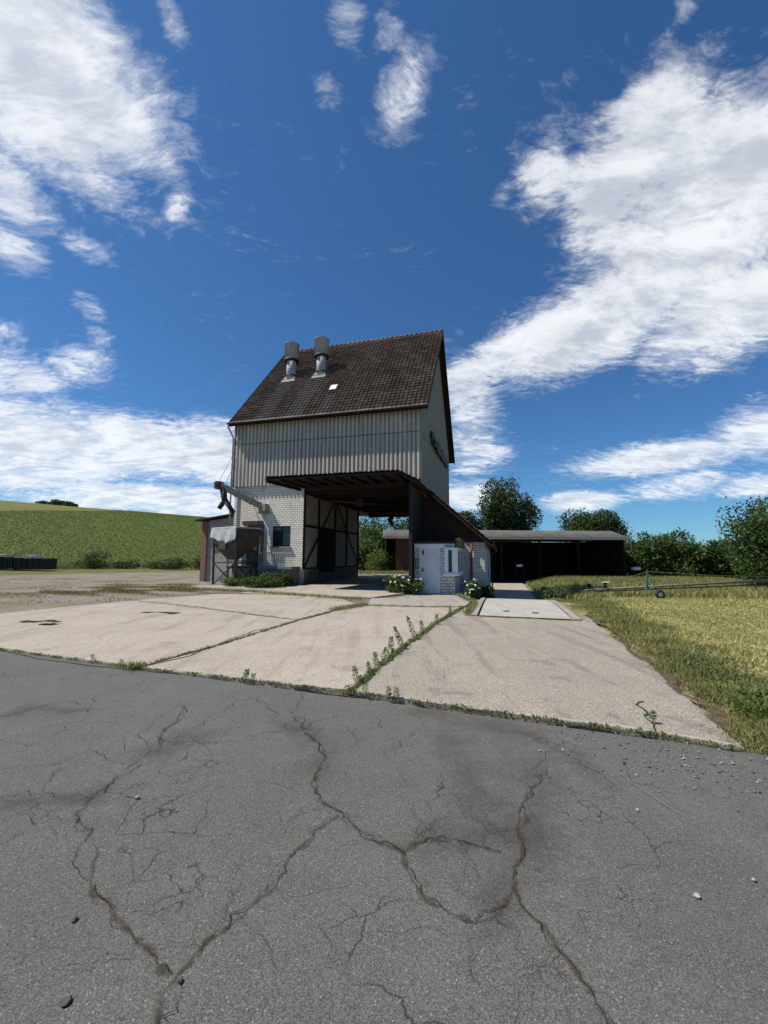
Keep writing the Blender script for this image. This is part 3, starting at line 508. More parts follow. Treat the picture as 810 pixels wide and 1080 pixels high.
# middle slab, left near slab, left far slab, right slab
slab([sh(jA[0], g)] + [sh(q, -g) for q in jB[:-1]] + [sh(jB[-1], -g, -g), sh(jA[-1], g, -g)] + [sh(q, g) for q in jA[-2:0:-1]], 'concrete')
slab([jF[0], jF[1], sh(jA[0], -g), sh(jA[1], -g), sh(jA[2], -g, -g), T1[0], (-10.42, 11.58), (-13.0, 10.3)], 'concrete')
slab([sh(jA[2], -g, g), sh(jA[3], -g), sh(jA[-1], -g, -0.05), sh((-2.1, 17.2)), sh((-5.4, 17.9)), (-7.01, 17.95), sh(T1[0], 0, 0.05)], 'concrete')
slab([sh(jB[0], g), jF[4], jF[5], jE[0], jE[1], jE[2], jE[3], jE[4], sh(JOINT['PATCH'][2], 0, -g), sh(JOINT['PATCH'][0], 0, -g), sh(jB[-1], g)] + [sh(q, g) for q in jB[-2:0:-1]], 'concrete_worn')
# forecourt of the booth and drive-through
slab([sh(jA[-1], g, 0.05), sh(jB[-1], -g, 0.06), tuple(LW(10.0, -6.0)[:2]), tuple(LW(9.7, -2.4)[:2]), tuple(LW(7.1, -2.4)[:2]), tuple(LW(7.0, -6.0)[:2]), tuple(LW(6.2, -6.2)[:2])], 'concrete_grey', fall=lambda q: -0.115 * float(sm(-6.6, -2.8, WL(q)[1])))
slab([tuple(LW(*q)[:2]) for q in ((0.05, -6.0), (6.1, -6.1), (6.9, -3.6), (6.9, 16), (0.05, 16))], 'concrete')
slab([tuple(LW(*q)[:2]) for q in ((-4.6, -4.3), (0.0, -5.0), (0.0, -0.05), (-1.2, -0.05), (-4.6, -2.2))], 'concrete_grey')
# lane with weighbridge deck; follows the falling ground
def sheet_on(name, x0, x1, y0, y1, m, top, nx=6, ny=30):
    mb = MB()
    for j in range(ny + 1):
        for i in range(nx + 1):
            q = LW(x0 + (x1 - x0) * i / nx, y0 + (y1 - y0) * j / ny); mb.v.append(Vector((q.x, q.y, float(gz(q.x, q.y)) + top)))
    for j in range(ny):
        for i in range(nx): k = j * (nx + 1) + i; mb.f.append([k, k + 1, k + nx + 2, k + nx + 1]); mb.sm.append(True)
    return tag(mb.build(name, m, uvs=[(q.x, q.y) for q in mb.v]), kind='structure')
sheet_on('path', 10.5, 12.86, -10.05, -3.55, 'concrete_pale', 0.03)
sheet_on('path', 10.2, 13.2, -3.50, 31, 'concrete', 0.03)
sheet_on('path', 3.0, 10.15, 13.5, 31, 'concrete', 0.03)
def kerb(x0, x1, y0, y1):
    mb = MB(); n = 14
    for k in range(n + 1):
        y = y0 + (y1 - y0) * k / n
        for x, top in ((x0, False), (x1, False), (x1, True), (x0, True)):
            q = LW(x, y); q.z = float(gz(q.x, q.y)) + (0.055 if top else -0.15); mb.v.append(q)
    for k in range(n):
        a = k * 4
        for i in range(4): mb.f.append([a + i, a + (i + 1) % 4, a + 4 + (i + 1) % 4, a + 4 + i]); mb.sm.append(False)
    mb.f += [[3, 2, 1, 0], [n * 4 + i for i in range(4)]]; mb.sm += [False, False]; tag(mb.build('kerb', 'concrete_grey', bevel=0.02), kind='structure')
kerb(10.27, 10.45, -10.1, -3.6); kerb(12.91, 13.09, -10.1, -3.6)
for hx, hy in ((11.23, -8.95), (12.04, -9.12)):
    mb = MB(); mb.box(hx - 0.09, hy - 0.05, 0.0, hx + 0.09, hy + 0.22, 0.036); mb.v = [LW(*q) for q in mb.v]
    tag(mb.build('lifting_pocket', 'dark_steel'), 'dark lifting pocket sunk in the pale weighbridge deck on its ' + ('booth side' if hx < 11.5 else 'meadow side'), 'lifting pocket', 'lifting pockets in the weighbridge deck')
gs = bpy.data.objects.new('pavement_wear', None); C.objects.link(gs); tag(gs, kind='structure')
ribbon('joint', [JOINT['A'], JOINT['B'], JOINT['T1'], JOINT['T2'], JOINT['PATCH'], JOINT['BACK2'][1:]], 0.034, 0.0285, 'joint_soil', gs, 0.006)
ribbon('worn_edge', [[(q[0] + 0.008, q[1] + 0.045) for q in JOINT['FRONT'][1:]]], 0.042, 0.0275, 'worn_lip', gs, 0.003, widthvar=0.6)
ribbon('edge_soil', [[(q[0] + 0.14, q[1]) for q in JOINT['EDGE'][:5]]], 0.13, 0.031, 'soil_edge', gs, 0.008, widthvar=0.7)
ribbon('joint', [[(q[0] - 0.01, q[1] - 0.02) for q in JOINT['FRONT']]], 0.028, 0.0065, 'joint_soil', gs, 0.004)
ribbon('crack', [JOINT['CR']], 0.014, 0.034, 'joint_soil', gs, 0.012)
ribbon('crack', [[(-2.6, 7.6), (-1.5, 8.6), (-0.9, 9.9), (-0.6, 11.2)], [(-6.6, 8.4), (-5.6, 9.3), (-5.2, 10.4)], [(1.6, 8.2), (2.6, 9.0), (4.1, 9.1)], [(0.6, 5.6), (1.3, 6.4), (2.9, 6.7)]], 0.006, 0.036, 'crack_thin', gs, 0.02)
ribbon('oil_mark', [[(-6.75, 11.95), (-6.2, 12.0), (-5.65, 11.75)], [(-8.75, 10.35), (-8.1, 10.45), (-7.7, 10.25)], [(-7.9, 9.8), (-7.7, 9.85), (-7.45, 9.8)]], 0.21, 0.030, 'oil', gs, 0.03, widthvar=0.7)
# ------------------------------------------------------------------ the tower (yard frame: x along the front, y to the back)
EY, EZ, RY, RZ = -0.55, 9.66, 6.25, 17.62; D = 12.5; XL, XR = -4.7, 6.95
SLOPE = (RZ - EZ) / (RY - EY); SL = math.hypot(RZ - EZ, RY - EY)
TW, THT = 0.26, 0.34
tiles('roof_tile', [(0.115, 0.069, 0.048), (0.068, 0.043, 0.033), (0.19, 0.12, 0.08)], (0.22, 0.18, 0.135), [(6.7, 10.4, 15.3), (14.9, 18.9, 15.3), (22.9, 25.2, 7.3)])
tiles('lean_to_tile', [(0.11, 0.045, 0.032), (0.065, 0.033, 0.026), (0.16, 0.07, 0.045)], (0.10, 0.085, 0.07))
def tile_field(org, eu, lu, ev, lv, tw=TW, th=THT, amp=0.045, lip=0.045):
    org, eu, ev = Vector(org), Vector(eu).normalized(), Vector(ev).normalized(); nn = eu.cross(ev).normalized()
    nc, nr = int(round(lu / tw)), int(round(lv / th)); tw, th = lu / nc, lv / nr
    mb = MB(); uvs = []; sub = 5; W_ = nc * sub + 1
    for r_ in range(nr):
        for e in (0, 1):
            for i in range(W_):
                ph = (i % sub) / sub; h = amp * (0.5 + 0.5 * math.cos(2 * math.pi * ph)) + (lip if e == 0 else 0.0) + 0.004 * math.sin(r_ * 3.1 + (i // sub) * 1.7)
                p = org + eu * (i / sub * tw) + ev * ((r_ + e) * th) + nn * h; mb.v.append(p)
                uvs.append((i / sub + 0.001, r_ + (0.03 if e == 0 else 0.97)))
    for k in range(nr * 2 - 1):
        for i in range(W_ - 1):
            a = k * W_ + i; mb.f.append([a, a + 1, a + W_ + 1, a + W_]); mb.sm.append(k % 2 == 0)
    return mb, uvs
def corrugated(a, b, z0, ztop, out, pitch=0.25, depth=0.12):
    """Vertical corrugated sheet from a to b (x,y); ztop(t) gives the top."""
    a, b, out = Vector((*a, 0)), Vector((*b, 0)), Vector((*out, 0)); L = (b - a).length; n = int(L / pitch); mb = MB()
    prof = [(0.0, 0), (0.26, 0.0), (0.38, 0.9), (0.46, 1.0), (0.80, 1.0), (0.88, 0.9)]
    pts = [(k + f_, d_) for k in range(n) for f_, d_ in prof] + [(n, 0)]
    for s_, d_ in pts:
        p = a.lerp(b, s_ / n) + out * (d_ * depth); mb.v += [Vector((p.x, p.y, z0)), Vector((p.x, p.y, ztop(s_ / n)))]
    for i in range(len(pts) - 1): mb.f.append([2 * i, 2 * i + 2, 2 * i + 3, 2 * i + 1]); mb.sm.append(False)
    return mb
def wall_with_holes(x0, x1, z0, z1, y0, y1, holes):
    mb = MB(); xs = sorted({x0, x1, *[h[0] for h in holes], *[h[1] for h in holes]}); 
    for i in range(len(xs) - 1):
        a, b = xs[i], xs[i + 1]; hs = sorted([(h[2], h[3]) for h in holes if h[0] <= a and h[1] >= b]); z = z0
        for h in hs: mb.box(a, y0, z, b, y1, h[0]); z = h[1]
        mb.box(a, y0, z, b, y1, z1)
    return mb

tower = thing('grain_tower', 'tall grain store tower with dark tiled roof, two roof ventilators and a drive-through', 'grain tower', (0, 0, 0))
wh = (-2.0, -0.8, 2.2, 3.42); dh = (-3.72, -2.7, 1.08, 3.52)
mb = wall_with_holes(XL, 0.0, -0.1, 5.92, 0.0, 0.25, [wh, dh]); mb.box(XL, 0.25, -0.1, XL + 0.25, 9.7, 5.92); mb.box(XL + 0.25, 9.45, -0.1, -0.22, 9.7, 5.92)
mb.build('brick_wall', 'white_brick', tower)
corrugated((XL - 0.06, -0.06), (XR + 0.02, -0.06), 5.86, lambda s: EZ + 0.48, (0, -1)).build('front_cladding', 'cladding', tower, recalc=False)
gtop = lambda s: min(EZ + (s * D - EY) * SLOPE, EZ + (D - s * D - EY) * SLOPE) - 0.12
corrugated((XR + 0.03, -0.05), (XR + 0.03, D), 5.2, gtop, (1, 0), 0.18, 0.028).build('gable_cladding', 'gable_sheet', tower, recalc=False)
corrugated((XL - 0.06, D), (XL - 0.06, -0.05), 5.86, lambda s: gtop(1 - s), (-1, 0), 0.18, 0.022).build('gable_cladding', 'gable_sheet', tower, recalc=False)
corrugated((XR + 0.02, D + 0.03), (XL - 0.06, D + 0.03), 5.2, lambda s: EZ + 0.48, (0, 1)).build('rear_cladding', 'cladding', tower, recalc=False)
# corner trims
for xa in (XR + 0.0, XL - 0.12): mb = MB(); mb.box(xa, -0.15, 5.84, xa + 0.075, -0.05, EZ + 0.1); mb.build('corner_trim', 'gable_sheet', tower)
# roof
RX0, RX1 = -5.03, 7.42
mb, uvs = tile_field((RX0, EY, EZ + 0.1), (1, 0, 0), RX1 - RX0, (0, RY - EY, RZ - EZ), SL); rf = mb.build('roof', 'roof_tile', tower, uvs=uvs)
mb, uvs = tile_field((RX1, D - EY, EZ + 0.1), (-1, 0, 0), RX1 - RX0, (0, -(RY - EY), RZ - EZ), SL); mb.build('roof', 'roof_tile', tower, uvs=uvs)
mb = MB()
for k in range(34):
    xa = RX0 + (RX1 - RX0) * k / 34; xb = xa + (RX1 - RX0) / 34 + 0.03
    mb.tube([(xa, RY, RZ + 0.10), (xb, RY, RZ + 0.125)], [0.11, 0.125], 10)
mb.build('ridge_tile', 'roof_tile', rf)
mb = MB()      # roof deck and barge boards
for s_ in (0, 1):
    f_ = (lambda y: y) if not s_ else (lambda y: D - y)
    mb.prism([(RX0 + 0.02, f_(EY + 0.02), EZ + 0.06), (RX0 + 0.02, f_(RY), RZ + 0.06), (RX0 + 0.02, f_(RY), RZ - 0.08), (RX0 + 0.02, f_(EY + 0.02), EZ - 0.06)], (RX1 - RX0 - 0.04, 0, 0))
mb.build('roof_deck', 'dark_timber', tower)
for xx in (RX0 - 0.03, RX1 - 0.01):
    for s_ in (0, 1):
        f_ = (lambda y: y) if not s_ else (lambda y: D - y); mb = MB()
        mb.prism([(xx, f_(EY - 0.02), EZ + 0.14), (xx, f_(RY), RZ + 0.15), (xx, f_(RY), RZ - 0.18), (xx, f_(EY - 0.02), EZ - 0.16)], (0.045, 0, 0)); mb.build('barge_board', 'dark_timber', tower)
# gutter with downpipe
mb = MB(); gy, gzz = EY - 0.075, EZ + 0.13; seg = 8
for xx in np.linspace(RX0, RX1, 12):
    for k in range(seg + 1):
        an = math.pi + math.pi * k / seg; mb.v.append(Vector((xx, gy + 0.085 * math.cos(an), gzz + 0.085 * math.sin(an))))
for i in range(11):
    for k in range(seg): a = i * (seg + 1) + k; mb.f.append([a, a + 1, a + seg + 2, a + seg + 1]); mb.sm.append(True)
gt = mb.build('gutter', 'dark_steel', tower); sd = gt.modifiers.new('thick', 'SOLIDIFY'); sd.thickness = 0.008
mb = MB(); mb.tube([(-4.95, gy, gzz - 0.06), (-4.95, gy, gzz - 0.25), (-4.88, -0.2, gzz - 0.75), (-4.87, -0.18, gzz - 1.0), (-4.87, -0.18, 0.3)], 0.05, 8); mb.build('downpipe', 'drain_pipe', tower)
# ventilators
roofz = lambda y: EZ + (y - EY) * SLOPE + 0.12
for vx, vy, lb in ((-2.83, 3.15, 'left'), (-0.56, 3.2, 'right')):
    z0 = roofz(vy); n_ = Vector((0, -SLOPE, 1)).normalized(); s_ = Vector((0, 1, SLOPE)).normalized()
    mb = MB(); mb.tube([(vx, vy, z0 - 0.45), (vx, vy, z0 + 1.5)], 0.33, 20); vp = mb.build('ventilator', 'galvanised', tower)
    mb = MB(); c0 = Vector((vx, vy, 0))
    z1 = z0 + 1.25; prof = [(0.36, z1 + 0.02), (0.50, z1), (0.50, z1 + 1.12), (0.53, z1 + 1.14), (0.53, z1 + 1.17), (0.46, z1 + 1.17), (0.46, z1 + 0.7), (0.0, z1 + 0.7)]; sg = 24
    for r_, z_ in prof:
        for k in range(sg): mb.v.append(c0 + Vector((r_ * math.cos(k / sg * 6.28319), r_ * math.sin(k / sg * 6.28319), z_)))
    for i in range(len(prof) - 1):
        for k in range(sg): mb.f.append([i * sg + k, i * sg + (k + 1) % sg, (i + 1) * sg + (k + 1) % sg, (i + 1) * sg + k]); mb.sm.append(i in (1, 5))
    mb.build('cowl', 'cowl_steel', vp)
    mb = MB(); mb.tube([(vx, vy, z1 + 0.0), (vx, vy, z1 - 0.10)], [0.52, 0.50], 24); mb.build('collar', 'dark_steel', vp); mb = MB(); mb.tube([(vx, vy, z0 + 0.05), (vx, vy, z0 + 0.14)], 0.36, 20); mb.build('collar', 'dark_steel', vp)
    mb = MB(); b0 = Vector((vx, vy - 0.46, roofz(vy - 0.46))); e = Vector((1, 0, 0))
    mb.prism([b0 - e * 0.5 + n_ * 0.01, b0 + e * 0.5 + n_ * 0.01, b0 + e * 0.5 + n_ * 0.01 + s_ * 0.3, b0 - e * 0.5 + n_ * 0.01 + s_ * 0.3], n_ * 0.06)
    mb.prism([b0 - e * 0.42 + s_ * 0.3, b0 + e * 0.42 + s_ * 0.3, b0 + e * 0.42 + s_ * 1.1, b0 - e * 0.42 + s_ * 1.1], n_ * 0.10)
    mb.build('flashing', 'zinc_flashing', vp)
# skylight
n_ = Vector((0, -SLOPE, 1)).normalized(); s_ = Vector((0, 1, SLOPE)).normalized(); e = Vector((1, 0, 0)); b0 = Vector((0.86, 1.32, roofz(1.32)))
mb = MB(); mb.prism([b0, b0 + e * 0.52, b0 + e * 0.52 + s_ * 0.66, b0 + s_ * 0.66], n_ * 0.13); so = mb.build('skylight', 'zinc_flashing', tower, bevel=0.02)
mb = MB(); q = b0 + n_ * 0.134 + e * 0.06 + s_ * 0.06; mb.prism([q, q + e * 0.40, q + e * 0.40 + s_ * 0.54, q + s_ * 0.54], n_ * 0.012); mb.build('pane', 'white_paint', so)
# window in the brick front
mb = wall_with_holes(wh[0], wh[1], wh[2], wh[3], 0.08, 0.14, [(-1.92, -1.43, 2.28, 3.34), (-1.37, -0.88, 2.28, 3.34)]); wn = mb.build('window', 'dark_timber', tower)
mb = MB(); mb.box(-1.93, 0.10, 2.27, -1.42, 0.11, 3.35); mb.box(-1.38, 0.10, 2.27, -0.87, 0.11, 3.35); mb.build('pane', 'glass', wn)
mb = MB(); mb.box(wh[0] - 0.06, -0.12, wh[2] - 0.09, wh[1] + 0.06, 0.07, wh[2] - 0.003); mb.build('sill', 'grey_render', wn, bevel=0.01)
mb = MB(); mb.box(dh[0], 0.06, dh[2], dh[1], 0.12, dh[3]); dr = mb.build('door', 'grey_door', tower)
mb = MB()
for k in range(6): xx = dh[0] + 0.08 + k * 0.165; mb.box(xx, 0.045, dh[2] + 0.05, xx + 0.012, 0.058, dh[3] - 0.05)
mb.build('board_groove', 'dark_steel', dr)
mb = MB(); mb.box(dh[0] - 0.3, -0.10, dh[3] + 0.003, dh[1] + 0.05, -0.002, dh[3] + 0.22); mb.build('door_lintel', 'rusty_steel', tower)
mb = MB(); mb.box(dh[1], -0.09, dh[2], dh[1] + 0.13, 0.05, dh[3]); mb.build('door_post', 'dark_steel', tower)
# timber framed wall of the drive-through
mb = MB(); mb.box(-0.22, 0.25, 0.9, -0.02, 9.7, 5.6); mb.build('infill_wall', 'cream_infill', tower)
mb = MB(); mb.box(-0.22, 0.253, -0.1, 0.05, 9.7, 0.9); mb.build('plinth', 'plinth_concrete', tower, bevel=0.02)
mb = MB()
for y in (0.03, 2.05, 4.75, 7.0, 9.55): mb.box(-0.018, y, 0.95, 0.065, y + 0.15, 5.52)
mb.box(-0.015, 0.19, 3.36, 0.055, 9.54, 3.50); mb.box(-0.018, 0.03, 0.902, 0.075, 9.7, 0.97); mb.box(-0.016, 0.2, 5.30, 0.06, 9.5, 5.48)
mb.bar((0.085, 0.15, 1.0), (0.085, 4.4, 5.3), 0.11, 0.04, (1, 0, 0)); mb.bar((0.085, 5.0, 5.3), (0.085, 9.5, 1.05), 0.11, 0.04, (1, 0, 0))
mb.build('timber_frame', 'dark_timber', tower)
mb = MB(); mb.box(-0.016, 2.22, 0.62, 0.07, 4.73, 3.34); dd = mb.build('sliding_door', 'dark_timber', tower)
mb = MB()
for k in range(7): y = 2.35 + k * 0.36; mb.box(0.072, y, 0.7, 0.095, y + 0.03, 3.3)
mb.build('batten', 'barn_board', dd)
# ceiling of the drive-through
mb = MB(); mb.box(0.0, 0.0, 5.55, XR, D, 5.68); mb.build('ceiling', 'soffit', tower)
mb = MB()
for k in range(9): y = 0.4 + k * 1.45; mb.box(0.06, y, 5.28, XR - 0.02, y + 0.16, 5.546)
mb.box(0.0, D - 0.16, 5.05, XR, D - 0.02, 5.54); mb.build('ceiling_beam', 'dark_timber', tower)
mb = MB(); mb.box(XR - 0.1, 0.05, -0.3, XR, D, 5.54); mb.build('passage_wall', 'plank', tower)
mb = MB(); mb.tube([(2.2, 11.8, 5.5), (2.2, 11.8, 4.9), (2.0, 11.7, 4.65)], 0.22, 10); mb.tube([(1.85, 11.4, 5.35), (3.9, 11.4, 5.25)], 0.13, 8); mb.tube([(2.05, 11.72, 4.75), (2.35, 11.75, 4.25)], [0.17, 0.12], 8); mb.build('discharge_chute', 'rusty_steel', tower)
mb = MB(); mb.tube([(0.55, 1.6, 5.1), (3.2, 3.2, 5.0), (6.4, 4.4, 5.1)], 0.09, 8); mb.box(2.3, 2.6, 4.9, 2.8, 3.2, 5.28); mb.build('ceiling_conveyor', 'dark_steel', tower)
# canopy over the forecourt
CF, CB, CX0, CX1 = -3.85, -0.14, -0.25, 6.62
mb = MB(); mb.prism([(CX0, CF, 5.46), (CX1, CF, 5.46), (CX1, CB, 5.60), (CX0, CB, 5.60)], (0, 0, 0.06)); mb.prism([(CX1, CF, 5.46), (7.45, CF, 5.02), (7.45, CB, 5.05), (CX1, CB, 5.60)], (0.02, 0, 0.06)); cn = mb.build('canopy', 'soffit', tower)
mb = MB()
for k in range(10): x = CX0 + 0.1 + k * 0.74; mb.bar((x, CF + 0.06, 5.38), (x, CB, 5.52), 0.10, 0.15)
mb.box(1.2, -2.0, 5.16, CX1, -1.84, 5.36); mb.build('rafter', 'dark_timber', cn)
mb = MB(); mb.box(7.03, -3.30, -0.2, 7.17, -3.16, 5.1); mb.build('post', 'dark_timber', cn)
mb = MB(); mb.box(7.06, -3.15, -0.2, 7.11, -0.02, 5.0); mb.build('plank_screen', 'dark_timber', cn)
mb, uvs = tile_field((CX0 - 0.05, CF - 0.08, 5.53), (1, 0, 0), CX1 - CX0 + 0.1, (0, CB - CF, 0.14), CB - CF + 0.05); mb.build('tile_cover', 'lean_to_tile', cn, uvs=uvs)
ev = Vector((7.5 - CX1, 0, -0.46)); mb, uvs = tile_field((7.5, CF - 0.08, 5.09), (0, 1, 0), CB - CF + 0.05, -ev, ev.length); mb.build('tile_cover', 'lean_to_tile', cn, uvs=uvs)
# lean-to beside the gable
LX1, LZ1 = 10.66, 2.28; LX0, LZ0 = 6.98, 5.55; ls = Vector((LX0 - LX1, 0, LZ0 - LZ1))
mb = MB(); mb.prism([(LX1, -0.5, LZ1), (LX0, -0.5, LZ0), (LX0, -0.5, LZ0 - 0.14), (LX1, -0.5, LZ1 - 0.14)], (0, D + 0.5, 0)); lt = mb.build('lean_to', 'dark_timber', tower)
mb, uvs = tile_field((LX1 + 0.06, -0.56, LZ1 + 0.0), (0, 1, 0), D + 0.64, ls, ls.length + 0.05); mb.build('tile_cover', 'lean_to_tile', lt, uvs=uvs)
mb = MB(); nx = 24
for k in range(nx):
    a, b = LX0 + (10.28 - LX0) * k / nx, LX0 + (10.28 - LX0) * (k + 1) / nx + 0.02; za = lambda x: LZ0 - 0.15 - (x - LX0) * (LZ0 - LZ1) / (LX1 - LX0)
    yo = 0.012 * (k % 2); mb.prism([(a, yo, 2.42), (b, yo, 2.42), (b, yo, max(2.44, za(b))), (a, yo, max(2.45, za(a)))], (0, 0.05, 0))
mb.box(6.98, 0.05, -0.1, 7.6, 0.1, 2.42); mb.build('plank_gable', 'plank', lt)
mb = MB(); mb.box(9.0, 0.002, -0.8, 10.28, 0.25, 2.415); w_ = wall_with_holes(0.25, 9.2, -1.2, 2.45, 10.05, 10.30, [(3.2, 5.2, 0.45, 1.85)])
mb.add([(q.y, q.x, q.z) for q in w_.v], w_.f); mb.box(7.2, 8.95, -1.2, 10.05, 9.2, 2.4); mb.build('brick_wall', 'booth_brick', lt)
mb = MB(); mb.box(10.14, 3.2, 0.45, 10.2, 5.2, 1.85); wn = lw_ = mb.build('window', 'white_paint', lt); mb = MB(); mb.box(10.202, 3.28, 0.53, 10.212, 5.12, 1.77); mb.build('pane', 'glass', lw_)
mb = MB(); mb.tube([(9.62, -0.1, 2.6), (9.62, -0.1, -0.1)], 0.055, 8); mb.build('downpipe', 'red_pipe', lt)
mb = MB(); mb.tube([(10.72, -0.5, 2.24), (10.72, D, 2.2)], 0.06, 8); mb.tube([(10.66, 9.3, 2.15), (10.4, 9.3, 1.9), (10.4, 9.3, -0.9)], 0.04, 8); mb.build('gutter', 'dark_steel', lt)
# lettering on the gable
cu = bpy.data.curves.new('lettering', 'FONT'); cu.body = 'Raiffeisen'; cu.extrude = 0.05; cu.offset = 0.085; cu.size = 1.0; cu.space_character = 1.05
to = bpy.data.objects.new('lettering_source', cu); C.objects.link(to); bpy.context.view_layer.update()
me = bpy.data.meshes.new_from_object(to.evaluated_get(bpy.context.evaluated_depsgraph_get())); bpy.data.objects.remove(to)
co = np.empty(len(me.vertices) * 3); me.vertices.foreach_get('co', co); co = co.reshape(-1, 3); co[:, :2] -= co[:, :2].min(0); ext = co[:, :2].max(0)
co[:, 0] *= 7.8 / ext[0]; co[:, 1] *= 0.86 / ext[1]
nv = np.stack([7.13 + co[:, 2], 2.85 + co[:, 0], 8.56 + co[:, 1] + co[:, 0] * 0.01], 1); me.vertices.foreach_set('co', nv.ravel())
me.name = 'lettering'; me.materials.clear(); me.materials.append(M['black_letter']); lo = bpy.data.objects.new('lettering', me); C.objects.link(lo); lo.parent = tower

# ------------------------------------------------------------------ weighbridge booth
BOOTH_X, BOOTH_Y = 7.152, -2.646
booth = thing('weighbridge_booth', 'small white brick booth with pale door and corner bay window under the canopy', 'booth', (7.4, -3.85, 0), world_org=LW(BOOTH_X, BOOTH_Y, -0.1056)); booth.scale = (1.066, 1.066, 1.066)
bd = (7.68, 8.46, 0.06, 1.99)
mb = wall_with_holes(7.4, 9.17, -0.6, 2.22, -3.85, -3.65, [bd]); mb.box(7.4, -3.65, -0.6, 7.58, -1.45, 2.22); mb.box(8.97, -3.65, -0.7, 9.17, -1.45, 2.22); mb.build('wall', 'booth_brick', booth)
mb = MB(); mb.box(7.34, -3.93, 2.223, 9.22, -1.45, 2.33); mb.build('roof', 'dark_timber', booth)
mb = MB(); mb.box(7.4, -3.862, 2.02, 8.72, -3.852, 2.21); mb.build('lintel_band', 'white_paint', booth)
mb = MB(); mb.box(bd[0] + 0.003, -3.83, bd[2], bd[1] - 0.003, -3.78, bd[3] - 0.003); dr = mb.build('door', 'pale_door', booth, bevel=0.006)
mb = MB(); mb.tube([(7.76, -3.83, 1.05), (7.76, -3.88, 1.05), (7.86, -3.88, 1.05)], 0.011, 6); mb.box(7.735, -3.838, 0.97, 7.785, -3.828, 1.16); mb.build('handle', 'dark_steel', dr)
mb = MB(); mb.box(7.75, -3.836, 1.74, 7.83, -3.828, 1.93); mb.build('notice_plate', 'dark_steel', dr)
mb = MB(); mb.box(bd[0] - 0.05, -3.868, bd[2], bd[0], -3.80, bd[3] + 0.05); mb.box(bd[1], -3.868, bd[2], bd[1] + 0.05, -3.80, bd[3] + 0.05); mb.box(bd[0], -3.868, bd[3], bd[1], -3.80, bd[3] + 0.05); mb.build('door_frame', 'white_paint', booth)
mb = MB(); mb.box(7.45, -3.89, 1.14, 7.61, -3.852, 1.56); nb_ = mb.build('notice_case', 'dark_steel', booth); mb = MB(); mb.box(7.47, -3.897, 1.17, 7.59, -3.892, 1.53); mb.build('glazing', 'grey_render', nb_)
# bay window round the corner
bx0, bx1, by0, by1, bz0, bz1 = 8.74, 9.32, -3.99, -1.5, 0.92, 2.04
mb = MB(); fr = 0.065
mb.box(bx0, by0, bz0, bx1, by1, bz0 + 0.07); mb.box(bx0, by0, bz1 - 0.09, bx1, by1, bz1)
for (x, y) in ((bx0, by0), (bx1 - fr, by0), (bx1 - fr, by1 - fr), (bx1 - fr, (by0 + by1) / 2)): mb.box(x, y, bz0 + 0.07, x + fr, y + fr, bz1 - 0.09)
mb.box(bx0 + fr, by0 + 0.004, bz0 + 0.07, bx0 + 0.17, by0 + 0.06, bz1 - 0.09); mb.box(bx0 + 0.33, by0 + 0.004, bz0 + 0.07, bx1 - fr, by0 + 0.06, bz1 - 0.09)
mb.box(bx0, by0 + fr, bz0 + 0.07, bx0 + 0.03, -3.86, bz1 - 0.09)
wn = mb.build('bay_window', 'white_paint', booth, bevel=0.006)
mb = MB(); mb.box(bx0 + 0.04, by0 + 0.03, bz0 + 0.06, bx1 - 0.03, by0 + 0.04, bz1 - 0.08); mb.box(bx1 - 0.04, by0 + 0.04, bz0 + 0.06, bx1 - 0.03, by1 - 0.03, bz1 - 0.08); mb.build('pane', 'glass', wn)
mb = MB(); mb.box(bx0 - 0.04, by0 - 0.06, bz0 - 0.07, bx1 + 0.06, by1 + 0.04, bz0 - 0.003); mb.build('sill', 'white_paint', wn, bevel=0.008)
mb = MB(); mb.box(9.19, -3.75, 2.05, 9.40, -1.55, 2.46); mb.build('shutter_box', 'olive_sheet', booth, bevel=0.01)

# ------------------------------------------------------------------ small shed left of the tower
shed = thing('lean_to_shed', 'grey rendered shed with a red brick corner and dark single slope roof', 'shed', (-7.5, 1.2, 0))
mb = MB(); mb.prism([(-7.5, 1.22, -0.1), (-4.85, 1.22, -0.1), (-4.85, 1.22, 4.28), (-7.5, 1.22, 3.92)], (0, 0.22, 0)); mb.box(-7.5, 1.45, -0.1, -7.28, 6.5, 3.9); mb.build('wall', 'grey_render', shed)
mb = MB(); mb.box(-7.88, 1.1, -0.1, -7.503, 1.6, 3.86); mb.build('brick_pier', 'red_brick', shed)
mb = MB(); mb.prism([(-8.2, 0.75, 3.90), (-4.86, 0.75, 4.34), (-4.86, 0.75, 4.42), (-8.2, 0.75, 3.98)], (0, 6.2, 0)); mb.build('roof', 'dark_timber', shed)

# ------------------------------------------------------------------ unloading arm on the brick front
arm = thing('unloading_arm', 'rusty auger arm jutting up from the white brick wall with a forked spout', 'conveyor arm', (-2.5, -0.1, 4.2))
A0, A1 = Vector((-2.45, -0.2, 4.50)), Vector((-4.85, -1.3, 5.80))
mb = MB(); mb.bar(A0, A1, 0.34, 0.36); 
for k in (0.3, 0.62, 0.85): p = A0.lerp(A1, k); q = A0.lerp(A1, k + 0.025); mb.bar(p, q, 0.40, 0.42)
mb.build('trough', 'arm_paint', arm, bevel=0.01)
mb = MB(); mb.box(-2.75, -0.42, 4.28, -2.3, -0.003, 4.75); mb.box(-2.85, -0.30, 4.18, -2.25, -0.003, 4.28); mb.build('wall_bracket', 'arm_paint', arm, bevel=0.01)
mb = MB(); mb.box(-5.08, -1.5, 5.57, -4.68, -1.1, 6.0); mb.tube([(-4.9, -1.3, 5.9), (-4.9, -1.54, 5.9)], 0.12, 10); mb.build('head', 'dark_steel', arm, bevel=0.015)
